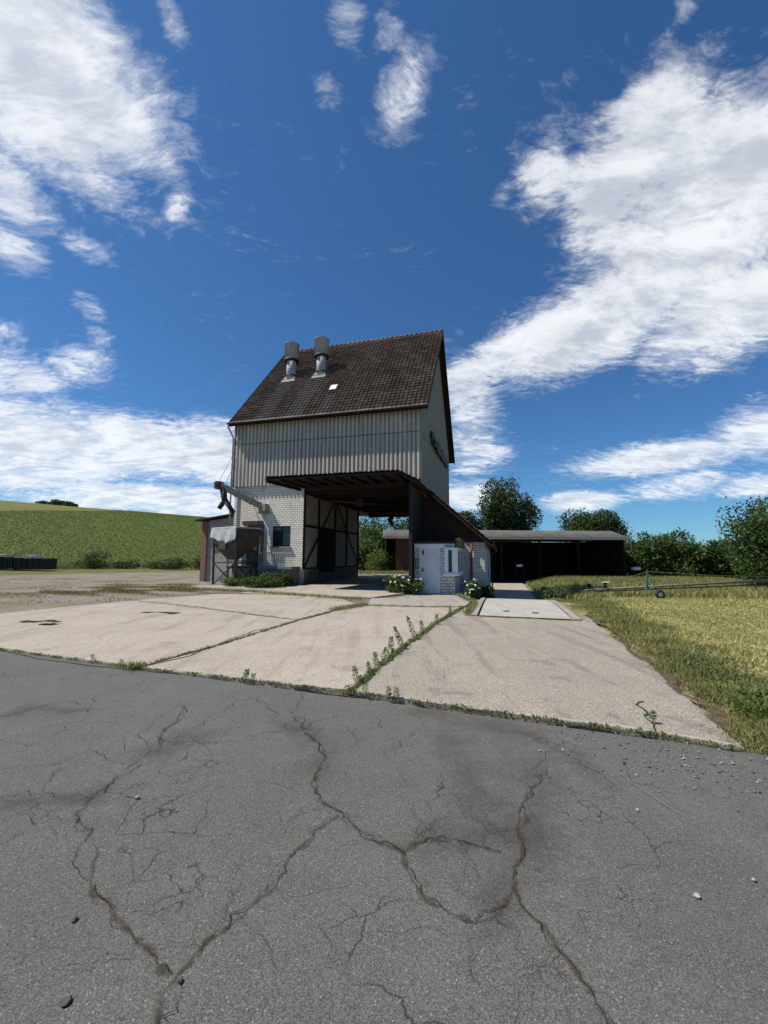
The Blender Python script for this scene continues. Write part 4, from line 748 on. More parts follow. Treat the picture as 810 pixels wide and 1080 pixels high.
mb = MB(); mb.tube([(-4.62, -1.25, 5.6), (-4.54, -1.22, 5.0), (-4.50, -1.20, 4.85)], [0.2, 0.17, 0.17], 10); mb.tube([(-4.50, -1.20, 4.92), (-4.86, -1.22, 4.42)], [0.15, 0.13], 10); mb.tube([(-4.50, -1.20, 4.92), (-3.94, -1.12, 4.15)], [0.15, 0.13], 10); mb.tube([(-4.73, -1.22, 5.12), (-4.43, -1.22, 5.1)], 0.05, 6); mb.build('spout', 'dark_steel', arm)
mb = MB(); mb.tube([(-4.9, -1.3, 6.0), (-4.8, -0.1, 8.1)], 0.012, 5); mb.tube([(-4.6, -1.15, 5.9), (-4.72, -0.12, 7.3)], 0.012, 5); mb.build('cable', 'dark_steel', arm)

# ------------------------------------------------------------------ hopper on its stand
hopper = thing('feed_hopper', 'old steel hopper on braced legs with a grey tarpaulin hung over its side', 'hopper', (-3.6, -1.6, 0))
Ln, Nn, Rn = Vector((-5.05, -1.5, 0)), Vector((-2.75, -2.4, 0)), Vector((-2.18, -0.95, 0)); Bn = Ln + Rn - Nn
def ring(z, k, dx=0, dy=0): cc = (Ln + Nn + Rn + Bn) / 4; return [cc + (p - cc) * k + Vector((dx, dy, z)) for p in (Ln, Nn, Rn, Bn)]
def loft(rings):
    mb = MB(); 
    for r_ in rings: mb.v += r_
    for i in range(len(rings) - 1):
        for k in range(4): mb.f.append([i * 4 + k, i * 4 + (k + 1) % 4, i * 4 + 4 + (k + 1) % 4, i * 4 + 4 + k]); mb.sm.append(False)
    return mb
loft([ring(2.36, 0.97), ring(3.18, 0.97), ring(3.18, 0.93), ring(2.40, 0.93)]).build('bin', 'hopper_paint', hopper)
loft([ring(1.42, 0.22, -0.15, 0), ring(2.36, 0.96), ring(2.36, 0.90), ring(1.42, 0.17, -0.15, 0)]).build('funnel', 'funnel_paint', hopper)
mb = MB(); r1 = ring(3.2, 1.0); 
for k in range(4): mb.bar(r1[k], r1[(k + 1) % 4], 0.08, 0.08)
mb.build('rim', 'rail_grey', hopper)
# tarpaulin: draped sheet on the left hand face
mb = MB(); nu, nv_ = 16, 8; ou = (Nn - Ln).normalized(); on = Vector((ou.y, -ou.x, 0)); on = on if on.y < 0 else -on
for j in range(nv_ + 1):
    for i in range(nu + 1):
        s_, q = i / nu, j / nv_; drop = 0.98 * (1 - 0.42 * abs(s_ - 0.6) * 1.6) * q
        p = Ln.lerp(Nn, 0.0 + s_) + on * (0.03 + 0.06 * q * (1 + math.sin(s_ * 17 + q * 2)) * 0.8) + Vector((0, 0, 3.255 - drop)); mb.v.append(p)
for j in range(nv_):
    for i in range(nu): a = j * (nu + 1) + i; mb.f.append([a, a + 1, a + nu + 2, a + nu + 1]); mb.sm.append(True)
tp = mb.build('tarpaulin', 'tarpaulin', hopper); sd = tp.modifiers.new('thick', 'SOLIDIFY'); sd.thickness = 0.008
r0, r1 = ring(0.0, 0.86), ring(2.38, 0.9)
for k in range(4): mb = MB(); mb.bar(r0[k], r1[k], 0.09, 0.09); mb.build('leg', 'dark_steel', hopper)
mb = MB(); rm = ring(1.25, 0.88)
for k in range(4): mb.bar(rm[k], rm[(k + 1) % 4], 0.06, 0.06); mb.bar(r0[k], rm[(k + 1) % 4], 0.045, 0.045); mb.bar(rm[k], r0[(k + 1) % 4], 0.045, 0.045)
mb.build('brace', 'dark_steel', hopper)
mb = MB(); p = ring(1.6, 0.5)[0]; q_ = Ln.lerp(Nn, 0.5) + on * 0.06; mb.box(q_.x - 0.22, q_.y - 0.04, 2.0, q_.x + 0.22, q_.y + 0.03, 2.5); mb.build('hatch', 'olive_sheet', hopper, bevel=0.01)

# ------------------------------------------------------------------ loading platform in front of the door
plat = thing('loading_platform', 'low concrete loading platform with a pale bar railing below the window', 'platform', (-2.0, -1.0, 0))
mb = MB(); mb.box(-4.1, -1.02, 0.90, -0.12, -0.003, 1.06); mb.build('deck', 'plinth_concrete', plat, bevel=0.015)
mb = MB(); mb.box(-4.0, -0.95, -0.1, -0.15, -0.003, 0.90); mb.build('support_wall', 'plinth_concrete', plat)
mb = MB(); mb.box(-2.25, -0.95, 1.80, -0.15, -0.91, 1.85); mb.box(-2.25, -0.95, 1.14, -0.15, -0.91, 1.18)
for k in range(17): x = -2.25 + k * 0.13; mb.box(x, -0.945, 1.06, x + 0.025, -0.92, 1.80)
mb.build('railing', 'rail_grey', plat)
mb = MB(); mb.box(-4.1, -1.35, 0.98, -2.3, -1.05, 1.04); mb.bar((-4.0, -1.3, 0), (-4.0, -1.3, 1.0), 0.07, 0.07); mb.bar((-2.5, -1.3, 0), (-2.5, -1.3, 1.0), 0.07, 0.07); mb.bar((-4.1, -1.3, 1.35), (-2.4, -1.3, 1.35), 0.05, 0.05); mb.build('step_frame', 'dark_steel', plat)
# ------------------------------------------------------------------ long open barn behind (world frame)
barn = thing('open_barn', 'long low open fronted barn with grey sheet roof and dark interior', 'barn', (0, 0, 0), rot=0, world_org=(13, 46, 0)); ORG[barn.name] = Vector((13, 46, 0))
bx0, bx1, by, bd_ = 0.2, 26.6, 46.0, 11.0
mb = MB(); nx = 130
for e_, (yy, zz) in enumerate(((by - 0.7, 3.84), (by + 3.2, 4.85), (by + bd_ + 0.4, 3.9))):
    for i in range(nx + 1): mb.v.append(Vector((bx0 - 0.3 + (bx1 - bx0 + 0.6) * i / nx, yy, zz + (0.045 if i % 2 else 0))))
for e_ in range(2):
    for i in range(nx): a = e_ * (nx + 1) + i; mb.f.append([a, a + 1, a + nx + 2, a + nx + 1]); mb.sm.append(True)
rf = mb.build('roof', 'barn_roof_sheet', barn); sd = rf.modifiers.new('thick', 'SOLIDIFY'); sd.thickness = 0.06
mb = MB(); mb.box(bx0 - 0.3, by - 0.78, 3.66, bx1 + 0.3, by - 0.66, 3.80); mb.build('fascia', 'rail_grey', barn)
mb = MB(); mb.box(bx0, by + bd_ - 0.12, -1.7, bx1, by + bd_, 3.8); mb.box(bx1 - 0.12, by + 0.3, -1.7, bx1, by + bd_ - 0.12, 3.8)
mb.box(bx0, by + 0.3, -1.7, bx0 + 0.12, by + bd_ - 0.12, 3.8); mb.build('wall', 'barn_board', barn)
mb = MB(); mb.box(1.3, by, -1.7, 4.4, by + 0.1, 3.68); mb.build('board_panel', 'red_brown_board', barn)
for x in (4.5, 9.0, 13.4, 17.8, 22.2, 26.2): mb = MB(); mb.box(x, by + 2.0, -1.7, x + 0.2, by + 2.2, 4.2); mb.build('post', 'dark_timber', barn)
mb = MB(); mb.box(bx0, by + 2.02, 3.7, bx1, by + 2.18, 4.0); 
for x in np.arange(bx0 + 0.5, bx1, 1.1): mb.bar((x, by - 0.6, 3.76), (x, by + 3.1, 4.73), 0.08, 0.12)
mb.build('beam', 'dark_timber', barn)
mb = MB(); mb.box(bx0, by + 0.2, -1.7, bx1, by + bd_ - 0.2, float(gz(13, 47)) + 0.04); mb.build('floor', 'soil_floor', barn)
mb = MB(); mb.tube([(26.75, by - 0.72, 3.7), (27.0, by - 0.3, 3.0), (27.4, by + 0.2, 2.2)], 0.05, 6); mb.build('downpipe', 'drain_pipe', barn)

def at(o, x, y, z=0.0):
    o.location = (x, y, float(gz(x, y)) + z); return o
def simple_thing(name, label, cat, x, y, rz=0.0, group=None, dz=0.0):
    o = bpy.data.objects.new(name, None); C.objects.link(o); at(o, x, y, dz); o.rotation_euler = (0, 0, rz); ORG[o.name] = Vector((0, 0, 0)); return tag(o, label, cat, group)
# something pale inside the barn and beside it
o = simple_thing('notice_board', 'small pale board hung on a frame inside the dark barn', 'board', 15.35, 47.5)
mb = MB(); mb.box(-0.32, -0.03, 1.75, 0.32, 0.03, 2.0); mb.build('board', 'white_paint', o, bevel=0.01); mb = MB(); mb.box(-0.5, -0.05, 0, -0.42, 0.03, 2.2); mb.box(0.42, -0.05, 0, 0.5, 0.03, 2.2); mb.box(-0.42, -0.04, 2.08, 0.42, 0.03, 2.16); mb.build('frame', 'dark_timber', o)
o = simple_thing('water_tank', 'small white plastic tank standing beside the barn end by the hedge', 'tank', 27.6, 46.0)
mb = MB(); mb.box(-0.4, -0.3, 0.9, 0.4, 0.3, 1.22); mb.build('body', 'white_paint', o, bevel=0.08); mb = MB(); mb.tube([(0, 0, 1.21), (0, 0, 1.27)], 0.1, 12); mb.build('cap', 'dark_steel', o)
mb = MB()
for x, y in ((-0.3, -0.2), (0.3, -0.2), (0.3, 0.2), (-0.3, 0.2)): mb.box(x - 0.04, y - 0.04, -0.3, x + 0.04, y + 0.04, 0.91)
mb.build('stand', 'dark_steel', o)
o = simple_thing('white_board', 'white painted board lying in the grass at the barn corner', 'board', 14.15, 28.0, R(3))
mb = MB(); mb.box(-0.82, -0.12, 0.50, 0.82, 0.12, 0.54); mb.v = [Vector((q.x, q.y, q.z + q.x * 0.05)) for q in mb.v]; tag(o, None); b_ = mb.build('plank', 'white_paint', o, bevel=0.01)
mb = MB(); mb.box(-0.6, -0.1, -0.1, -0.5, 0.1, 0.46); mb.build('bearer', 'dark_timber', o); mb = MB(); mb.box(0.5, -0.1, -0.1, 0.6, 0.1, 0.52); mb.build('bearer', 'dark_timber', o)
# long auger on a wheeled axle
ax_, ay_ = 12.9, 20.0
au = simple_thing('portable_auger', 'long grey grain auger lying in the grass on a green frame with one wheel', 'auger', ax_, ay_, 0.0)
g0 = float(gz(ax_, ay_)); a0 = Vector((-2.3, 1.2, 0.30 - 0.0)); a1 = Vector((6.5, -0.2, 0.95)); 
mb = MB(); mb.tube([a0, a1], 0.055, 10); mb.tube([a0 - (a1 - a0).normalized() * 0.5, a0], [0.03, 0.055], 8)
for k in (0.2, 0.45, 0.7, 0.92): p = a0.lerp(a1, k); mb.tube([p, p + (a1 - a0).normalized() * 0.08], 0.07, 10)
mb.build('tube', 'auger_steel', au)
mb = MB(); dn = Vector((0, 0, -0.2)); mb.tube([a0 + dn * 0.5, a1 + dn], 0.03, 6)
for k in np.linspace(0.05, 0.97, 12): p = a0.lerp(a1, k); mb.tube([p, a0.lerp(a1, k + 0.03) + dn * (0.5 + 0.5 * k)], 0.012, 5)
mb.build('truss_rail', 'dark_steel', au)
mb = MB(); mb.bar((-0.18, 0.45, 0.35), (-0.06, 0.5, 1.22), 0.09, 0.08); mb.bar((-0.02, 0.5, 1.12), (0.18, 0.2, 0.2), 0.065, 0.065); mb.bar((-0.16, 0.75, 0.4), (0.15, 0.1, 0.55), 0.07, 0.07); mb.build('axle_frame', 'green_paint', au, bevel=0.008)
mb = MB(); mb.tube([a0 + Vector((0, 0, 0.05)), (-0.05, 0.5, 1.23), (3.2, 0.2, 1.06), a1 + Vector((0, 0, 0.08))], 0.014, 5); mb.build('stay_cable', 'olive_sheet', au)
wc = Vector((0.24, 0.12, 0.16)); mb = MB(); n0, n1 = 22, 8
for i in range(n0):
    for j in range(n1):
        th_, ph = i / n0 * 6.28319, j / n1 * 6.28319; rr = 0.165 + 0.06 * math.cos(ph); mb.v.append(wc + Vector((rr * math.cos(th_), 0.065 * math.sin(ph), rr * math.sin(th_))))
for i in range(n0):
    for j in range(n1): mb.f.append([i * n1 + j, ((i + 1) % n0) * n1 + j, ((i + 1) % n0) * n1 + (j + 1) % n1, i * n1 + (j + 1) % n1]); mb.sm.append(True)
wl = mb.build('wheel', 'rubber', au); mb = MB(); mb.tube([wc + Vector((0, -0.045, 0)), wc + Vector((0, 0.045, 0))], 0.115, 16); mb.tube([wc + Vector((0, -0.075, 0)), wc + Vector((0, 0.06, 0))], 0.04, 10); mb.build('rim', 'rail_grey', wl)
mb = MB(); mb.bar(a1 + Vector((-0.2, 0, -0.1)), a1 + Vector((0.1, 0.3, -1.2)), 0.06, 0.06); mb.bar(a1 + Vector((-0.2, 0, -0.1)), a1 + Vector((0.1, -0.3, -1.2)), 0.06, 0.06); mb.build('support_leg', 'rail_grey', au)
# two dark containers at the field edge
for i, (x, lb) in enumerate(((-37.95, 'black open container cut by the picture edge, standing on the gravel below the green field'), (-34.9, 'black open container standing between another container and weeds at the field edge'))):
    o = simple_thing('skip_container', lb, 'container', x, 42.2, R(2), 'containers at the field edge')
    mb = MB(); L_, w_, h_ = 1.42, 0.9, 1.25 - 0.06 * i; mb.box(-L_, -w_, 0.1, L_, -w_ + 0.06, h_); mb.box(-L_, w_ - 0.06, 0.1, L_, w_, h_); mb.box(-L_, -w_ + 0.06, 0.1, -L_ + 0.06, w_ - 0.06, h_); mb.box(L_ - 0.06, -w_ + 0.06, 0.1, L_, w_ - 0.06, h_); mb.box(-L_ + 0.06, -w_ + 0.06, 0.1, L_ - 0.06, w_ - 0.06, 0.16)
    mb.build('body', 'container_paint', o)
    mb = MB()
    for k in range(6): xx = -L_ + 0.1 + k * 0.53; mb.box(xx, -w_ - 0.06, 0.12, xx + 0.09, -w_ - 0.002, h_ - 0.05)
    mb.build('rib', 'container_paint', o)
    mb = MB()
    for k in range(3): xx = -L_ + 0.04 + k * 0.95; hh = h_ + 0.002 + 0.05 * ((k + i) % 2); mb.box(xx, -w_ - 0.05, hh, xx + 0.66 + 0.14 * ((k + i) % 2), -w_ + 0.25, hh + 0.09 + 0.04 * (k % 2))
    mb.build('rim', 'rail_grey', o)
    mb = MB(); mb.tube([(-0.6, -0.3, 0.2), (-0.4, -0.3, 1.62)], 0.05, 6); mb.tube([(0.3, 0.1, 0.2), (0.7, 0.0, 1.66)], 0.06, 6); mb.box(-0.3, -0.5, 0.2, 0.4, 0.4, 1.5); mb.build('scrap', 'rail_grey', o, bevel=0.03)
# stones lying on the asphalt
def stone(x, y, r, label, m='stone', group=None):
    import bmesh
    bm = bmesh.new(); bmesh.ops.create_icosphere(bm, subdivisions=2, radius=1)
    f_ = rng.uniform(0.7, 1.3, 3); ph = rng.uniform(0, 6, 6)
    for v_ in bm.verts:
        c_ = v_.co; k = 1 + 0.22 * math.sin(3 * c_.x + ph[0]) * math.sin(2.6 * c_.y + ph[1]) + 0.15 * math.sin(4 * c_.z + 3 * c_.x + ph[2]); v_.co = Vector((c_.x * f_[0] * k * r, c_.y * f_[1] * k * r, c_.z * 0.62 * k * r))
    me = bpy.data.meshes.new('stone'); bm.to_mesh(me); bm.free(); me.materials.append(M[m]); o = bpy.data.objects.new('stone', me); C.objects.link(o)
    o.location = (x, y, 0.004 + r * 0.5); o.rotation_euler = (0, 0, rng.uniform(0, 6)); return tag(o, label, 'stone', group)
stone(-1.13, 1.68, 0.014, 'dark stone on bare asphalt at the very front left', 'stone_dark')
stone(-0.76, 1.76, 0.013, 'dark stone beside the long diagonal crack near the front', 'stone_dark')
stone(1.86, 2.27, 0.013, 'pale stone at the right edge of the asphalt, in front of the gravel', 'stone')
stone(1.5, 2.17, 0.013, 'flat grey stone lying alone on dark asphalt to the right', 'stone')
stone(-1.62, 2.95, 0.017, 'small pale stone among the cracks on the left asphalt', 'stone')
stone(-1.35, 2.02, 0.011, 'small dark stone on the crack at left front', 'stone_dark')
stone(1.63, 2.85, 0.012, 'whitish stone lying in front of the loose gravel', 'stone')
# loose gravel swept onto the road: one mass
def pebbles(name, P, r, m):
    base = np.array([(1, 0, 0), (-1, 0, 0), (0, 1, 0), (0, -1, 0), (0, 0, 0.7), (0, 0, -0.5)], float); fc = [(0, 2, 4), (2, 1, 4), (1, 3, 4), (3, 0, 4), (2, 0, 5), (1, 2, 5), (3, 1, 5), (0, 3, 5)]
    V = []; F = []
    for p, r_ in zip(P, r):
        k = len(V); an = rng.uniform(0, 6.28); ca, sa = math.cos(an), math.sin(an); s3 = rng.uniform(0.6, 1.3, 3)
        for b in base: q = b * s3 * r_ + rng.normal(size=3) * r_ * 0.15; V.append((p[0] + q[0] * ca - q[1] * sa, p[1] + q[0] * sa + q[1] * ca, p[2] + q[2] + r_ * 0.3))
        F += [tuple(k + i for i in f) for f in fc]
    me = bpy.data.meshes.new(name); me.from_pydata(V, [], F); me.materials.append(M[m]); o = bpy.data.objects.new(name, me); C.objects.link(o); return o
n = 420; cc = rng.normal(size=(n, 2)) * np.array([0.55, 0.34]); ang = -0.36; PX = np.stack([2.45 + cc[:, 0] * math.cos(ang) - cc[:, 1] * math.sin(ang), 3.55 + cc[:, 0] * math.sin(ang) + cc[:, 1] * math.cos(ang), np.full(n, 0.004)], 1)
n2_ = 420; P2 = np.stack([rng.uniform(-5, 3.5, n2_), rng.uniform(1.6, 6.0, n2_), np.full(n2_, 0.004)], 1); ok = ((P2[:, 0] + 6.47) * 0.352 + (P2[:, 1] - 7.26) * 0.936 < -0.1); P2 = P2[ok]
tag(pebbles('loose_gravel', np.concatenate([PX, P2]), np.concatenate([0.003 + 0.014 * rng.random(n) ** 2.2, rng.uniform(0.002, 0.005, len(P2))]), 'gravel_chip'), 'grey gravel chips scattered over the asphalt', 'gravel', kind='stuff')
# ------------------------------------------------------------------ trees, hedge, bushes
def crown_points(n, ells, shell=0.55):
    """points spread over clump ellipsoids (centre, radii)."""
    vol = np.array([np.prod(e[1]) ** 0.667 for e in ells]); idx = rng.choice(len(ells), n, p=vol / vol.sum())
    c = np.array([e[0] for e in ells])[idx]; r = np.array([e[1] for e in ells])[idx]
    far_ = np.where(rng.random((n, 1)) < 0.13, rng.uniform(1.05, 1.35, (n, 1)), 1.0); d = unit(rng.normal(size=(n, 3))); k = far_ * (1 - shell * rng.random((n, 1)) ** 1.6) * rng.uniform(0.85, 1.14, (n, 1)); return c + d * r * k
def make_tree(name, label, cat, x, y, h, rad, leaf, nleaf, lsize, trunk_h=0.25, clumps=26, group=None, ragged=0.35, squash=1.0, low=0.0, seed=0, dz=0.0):
    """tapered trunk with limbs to leaf clumps; crown from low*h up to h"""
    global rng; keep = rng; rng = np.random.default_rng(seed + 100)
    o = bpy.data.objects.new(name, None); C.objects.link(o); at(o, x, y, dz); ORG[o.name] = Vector((0, 0, 0)); tag(o, label, cat, group)
    z0 = h * low; ch = (h - z0) / 2; cz = z0 + ch; ells = []
    for k in range(clumps):
        d = unit(rng.normal(size=3)); d[2] = d[2] * 0.9 + 0.1; rr = rng.uniform(0.45, 0.86) ; wz = 1.0 - 0.35 * max(0, d[2]) * (1 - squash)
        c = np.array([d[0] * rad * rr * wz, d[1] * rad * rr * wz, cz + d[2] * ch * rr]); s_ = rng.uniform(0.22, 0.42) * (1 + ragged * rng.uniform(-0.5, 0.6))
        ells.append((c, np.array([rad * s_, rad * s_, ch * s_ * rng.uniform(0.75, 1.05)])))
    if low == 0.0:
        for k in range(5): an = k * 1.2566 + seed; ells.append((np.array([math.cos(an) * rad * 0.45, math.sin(an) * rad * 0.45, h * 0.22]), np.array([rad * 0.55, rad * 0.55, h * 0.26])))
    ells.append((np.array([0, 0, cz]), np.array([rad * 0.45, rad * 0.45, ch * 0.5])))
    P = crown_points(nleaf, ells); P = P[P[:, 2] > 0.02]
    quads('crown', leaf_quads(P, lsize, 0.6), leaf, o)
    mb = MB(); tr = max(0.05, h * 0.022); top = Vector((0.02 * h * rng.normal(), 0.02 * h, cz + ch * 0.2))
    mb.tube([(0, 0, -0.2), (0.01 * h * rng.normal(), 0, h * trunk_h * 0.6), (0.03 * h * rng.normal(), 0.02 * h, (cz + z0) / 2 + 0.1 * h), top], [tr * 1.3, tr, tr * 0.75, tr * 0.3], 9)
    for c, r in ells[:min(clumps, 14)]:
        b = Vector((0, 0, h * trunk_h * rng.uniform(0.7, 1.5))); e_ = Vector(c); m_ = b.lerp(e_, 0.5) + Vector((0, 0, -0.03 * h)); mb.tube([b, m_, e_], [tr * 0.5, tr * 0.32, tr * 0.1], 6)
    mb.build('trunk', 'bark', o); rng = keep; return o
make_tree('broadleaf_tree', 'large dark round crowned tree rising behind the barn roof, tallest in the picture', 'tree', 20.6, 70, 16.4, 5.3, 'leaf_dark', 16000, 0.42, seed=1, clumps=34, low=0.12, group='trees behind the barn')
make_tree('broadleaf_tree', 'wide lower dark tree showing above the right half of the barn roof', 'tree', 37.6, 75, 12.2, 6.5, 'leaf_dark', 13000, 0.42, seed=2, clumps=30, low=0.1, group='trees behind the barn', ragged=0.7)
make_tree('broadleaf_tree', 'dark tree half hidden behind the tower, left of the large round tree', 'tree', 14.2, 74, 10.2, 4.2, 'leaf_dark', 9000, 0.42, seed=3, low=0.1, group='trees behind the barn', ragged=0.6)
# hedge bushes right of the barn
hd = 'hedge bushes right of the barn'
for i, (x, y, h, r, m_, lab) in enumerate((
    (27.6, 50.5, 5.0, 2.4, 'leaf_mid', 'mid green bush touching the barn end, first of the hedge'),
    (31.0, 50, 5.3, 2.9, 'leaf_mid', 'tall rounded bush in the hedge, second from the barn'),
    (34.6, 49, 5.6, 3.0, 'leaf_mid', 'tallest bush of the hedge, third from the barn'),
    (38.0, 47.5, 4.9, 2.6, 'leaf_dark', 'darker bush of the hedge, fourth from the barn beside the gap'),
    (40.5, 50, 4.0, 2.4, 'leaf_dark', 'low dark bush closing the gap at the right end of the hedge'))):
    make_tree('hedge_bush', lab, 'bush', x, y, h, r, m_, 7500, 0.30, 0.2, 22, hd, 0.7, seed=20 + i, low=0.0)
make_tree('broadleaf_tree', 'loose branched green tree cut by the right picture edge', 'tree', 29.0, 30, 7.0, 3.4, 'leaf_mid', 17000, 0.22, 0.2, 30, None, 1.1, seed=31, low=0.0)
# twigs reaching out of that tree
make_tree('broadleaf_tree', 'green bushy tree behind the loose branched one, right picture edge', 'tree', 33.5, 35, 5.2, 2.8, 'leaf_dark', 7000, 0.25, 0.2, 24, None, 0.6, seed=32, low=0.0)
# behind the drive-through
make_tree('wild_bush', 'big dense green bush seen through the drive-through', 'bush', -0.8, 58, 8.4, 4.6, 'leaf_mid', 10000, 0.33, 0.2, 26, None, 0.6, seed=41)
make_tree('wild_bush', 'dark bush behind the barn roof seen through the drive-through', 'bush', 4.6, 62, 10.0, 4.2, 'leaf_dark', 7000, 0.36, 0.2, 22, None, 0.6, seed=42)
make_tree('wild_bush', 'low yellow green bush in front of the big bush in the drive-through opening', 'bush', -0.35, 47.5, 2.9, 1.9, 'leaf_bright', 6000, 0.17, 0.2, 18, None, 0.5, seed=43)
make_tree('wild_bush', 'dark green bush close behind the left wall of the drive-through', 'bush', -2.6, 52, 5.8, 2.6, 'leaf_mid', 6000, 0.3, 0.2, 18, None, 0.6, seed=44)
# field edge scrub
for i, (x, y, h, r, m_, lab) in enumerate((
    (-33.6, 48.5, 2.0, 2.0, 'leaf_dark', 'dark round shrub at the field edge nearest the black containers'),
    (-30.6, 50, 1.1, 1.5, 'leaf_mid', 'small mid green shrub at the field edge, next to the dark round one'),
    (-24.9, 50, 1.5, 1.9, 'leaf_dark', 'dark shrub at the field edge left of the brick shed'),
    (-21.9, 51, 2.1, 1.7, 'leaf_dark', 'largest dark shrub at the field edge, beside the brick shed'),
    (-27.8, 51.5, 0.9, 1.6, 'leaf_mid', 'lowest shrub of the field edge, midway between containers and shed'))):
    make_tree('field_shrub', lab, 'shrub', x, y, h, r, m_, 2200, 0.17, 0.2, 12, 'shrubs along the field edge', 0.5, seed=50 + i)
for i, (x, y, h, r, lab) in enumerate(((-240, 290, 3.6, 3, 'leftmost small dark tree on the skyline of the hill'), (-232, 292, 4.2, 6, 'broad dark clump of trees on the hill skyline, in the middle'), (-223, 294, 3.8, 5, 'dark tree clump on the hill skyline, right one of three'))):
    make_tree('hilltop_tree', lab, 'tree', x, y, h, r, 'leaf_dark', 900, 1.3, 0.2, 10, 'trees on the hill skyline', 0.4, seed=60 + i)
# bushes by the building
make_tree('wild_bush', 'green overgrown bush in front of the loading platform', 'bush', *LW(-1.0, -2.35)[:2], 0.85, 1.2, 'leaf_mid', 3600, 0.11, 0.2, 18, None, 0.6, seed=70)
make_tree('wild_bush', 'darker bush creeping up the white wall at the drive-through corner', 'bush', *LW(-0.4, -1.5)[:2], 0.85, 0.6, 'leaf_dark', 2600, 0.09, 0.2, 14, None, 0.6, seed=71)
make_tree('wild_bush', 'low weedy bush growing under the hopper stand', 'bush', *LW(-2.9, -2.0)[:2], 0.6, 0.8, 'leaf_bright', 2200, 0.09, 0.2, 12, None, 0.7, seed=72)
def daisies(lx, ly, h, r, label, seed, nl=3200, nf=42):
    global rng
    o = make_tree('flowering_bush', label, 'bush', *LW(lx, ly)[:2], h, r, 'leaf_mid', nl, 0.085, 0.2, 14, None, 0.6, seed=seed)
    keep = rng; rng = np.random.default_rng(seed); n = nf; d = unit(rng.normal(size=(n, 3)) + np.array([0, -0.5, 0.7])); P = d * np.array([r, r, h * 0.5]) * rng.uniform(0.85, 1.1, (n, 1)) + np.array([0, 0, h * 0.52])
    Q = []
    for k in range(7): Q.append(leaf_quads(P + rng.normal(size=P.shape) * 0.022, 0.075, 0.8, 0.8))
    quads('blossom', np.concatenate(Q), 'petal', o); rng = keep
daisies(6.55, -3.2, 0.80, 0.68, 'white flowering bush left of the booth door', 80, 2600, 24)
daisies(7.3, -3.3, 0.75, 0.42, 'small white flowering bush directly against the booth corner left of the door', 83, 1000, 8)
daisies(9.85, -3.3, 0.85, 0.36, 'white flowering bush at the booth corner below the bay window', 81, 1400, 18)
make_tree('wild_bush', 'dark leafy bush at the rear booth wall beside the lane', 'bush', *LW(10.3, -2.0)[:2], 0.6, 0.5, 'leaf_dark', 2000, 0.10, 0.2, 12, None, 0.6, seed=82)
make_tree('wild_bush', 'tall weeds where the lane meets the meadow near the barn', 'weeds', *LW(13.9, 1.5)[:2], 0.85, 0.9, 'leaf_grey', 1800, 0.11, 0.2, 14, None, 0.7, seed=84)

# ------------------------------------------------------------------ grasses and ground cover (uncountable)
def polar(n, r0, r1, a0, a1, p=1.0):
    a = np.radians(rng.uniform(a0, a1, n)); r = r0 * (r1 / r0) ** (rng.random(n) ** p); return np.stack([r * np.sin(a), r * np.cos(a)], 1)
E0 = np.array([3.60, 5.0]); EN = np.array([0.957, -0.289])
edge_pts = np.array(JOINT['EDGE']); eo = np.argsort(edge_pts[:, 1]); ex, ey = edge_pts[eo, 0], edge_pts[eo, 1]
def edge_d(P): 
    xe = np.interp(P[:, 1], ey, ex); far = P[:, 1] > ey[-1]; qx = P[:, 0] - xe
    lx = (P[:, 0] - P0.x) * AX.x + (P[:, 1] - P0.y) * AX.y
    return np.where(far, lx - 13.02, qx * 0.95)
def road_side(P): return (P[:, 0] + 6.47) * 0.352 + (P[:, 1] - 7.26) * 0.936
def z3(P, dz=0.0): return np.concatenate([P, (gz(P[:, 0], P[:, 1]) - 0.03 + dz)[:, None]], 1)
P = polar(210000, 3.2, 60, 12, 60, 0.9); d = edge_d(P); P = P[(d > 0.12) & (road_side(P) > 0.1) & (P[:, 1] < 45)]
patch = np.sin(P[:, 0] * 1.9 + 1.3 * np.sin(P[:, 1] * 0.8)) * np.sin(P[:, 1] * 1.5 + 0.9) 
tag(quads('meadow_grass', blades(z3(P), 0.055 + 0.025 * patch, 0.006 + 0.0010 * np.hypot(P[:, 0], P[:, 1]), 0.75), 'grass_hay'), 'mown yellow green meadow grass right of the yard', 'grass', kind='stuff')
# taller verge along the slab edge
P = polar(300000, 3.2, 34, 14, 52, 0.9); d = edge_d(P); dm = d + 0.22 * np.sin(P[:, 1] * 2.3) + 0.12 * np.sin(P[:, 1] * 5.1 + 1)
P = P[(dm > 0.10) & (dm < 1.5 * rng.random(len(P)) ** 0.6 + 0.25) & (road_side(P) > 0.0)]; dd_ = edge_d(P)
tuft = 0.6 + 0.5 * np.sin(P[:, 0] * 3.1 + P[:, 1] * 1.7) * np.sin(P[:, 1] * 2.9)
tag(quads('verge_grass', blades(z3(P), 0.20 * tuft * np.clip(0.5 + dd_, 0.4, 1.0), 0.006 + 0.0007 * np.hypot(P[:, 0], P[:, 1]), 0.4), 'grass_green'), 'taller green grass fringing the right slab edge', 'grass', kind='stuff')
# rough grass in front of the hedge and round the auger
P = np.stack([rng.uniform(9, 36, 60000), rng.uniform(19.5, 47, 60000)], 1); d = edge_d(P)
P = P[(d > 0.5) & (np.hypot((P[:, 0] - 13.9) / 1.6, (P[:, 1] - 26.4) / 2.2) > 1) & (P[:, 1] > 20.5 + 0.25 * (P[:, 0] - 12) * rng.random(len(P)))]
tag(quads('rough_grass', blades(z3(P), 0.34, 0.035, 0.4), 'grass_green'), 'rough uncut grass between the auger and the hedge', 'grass', kind='stuff')
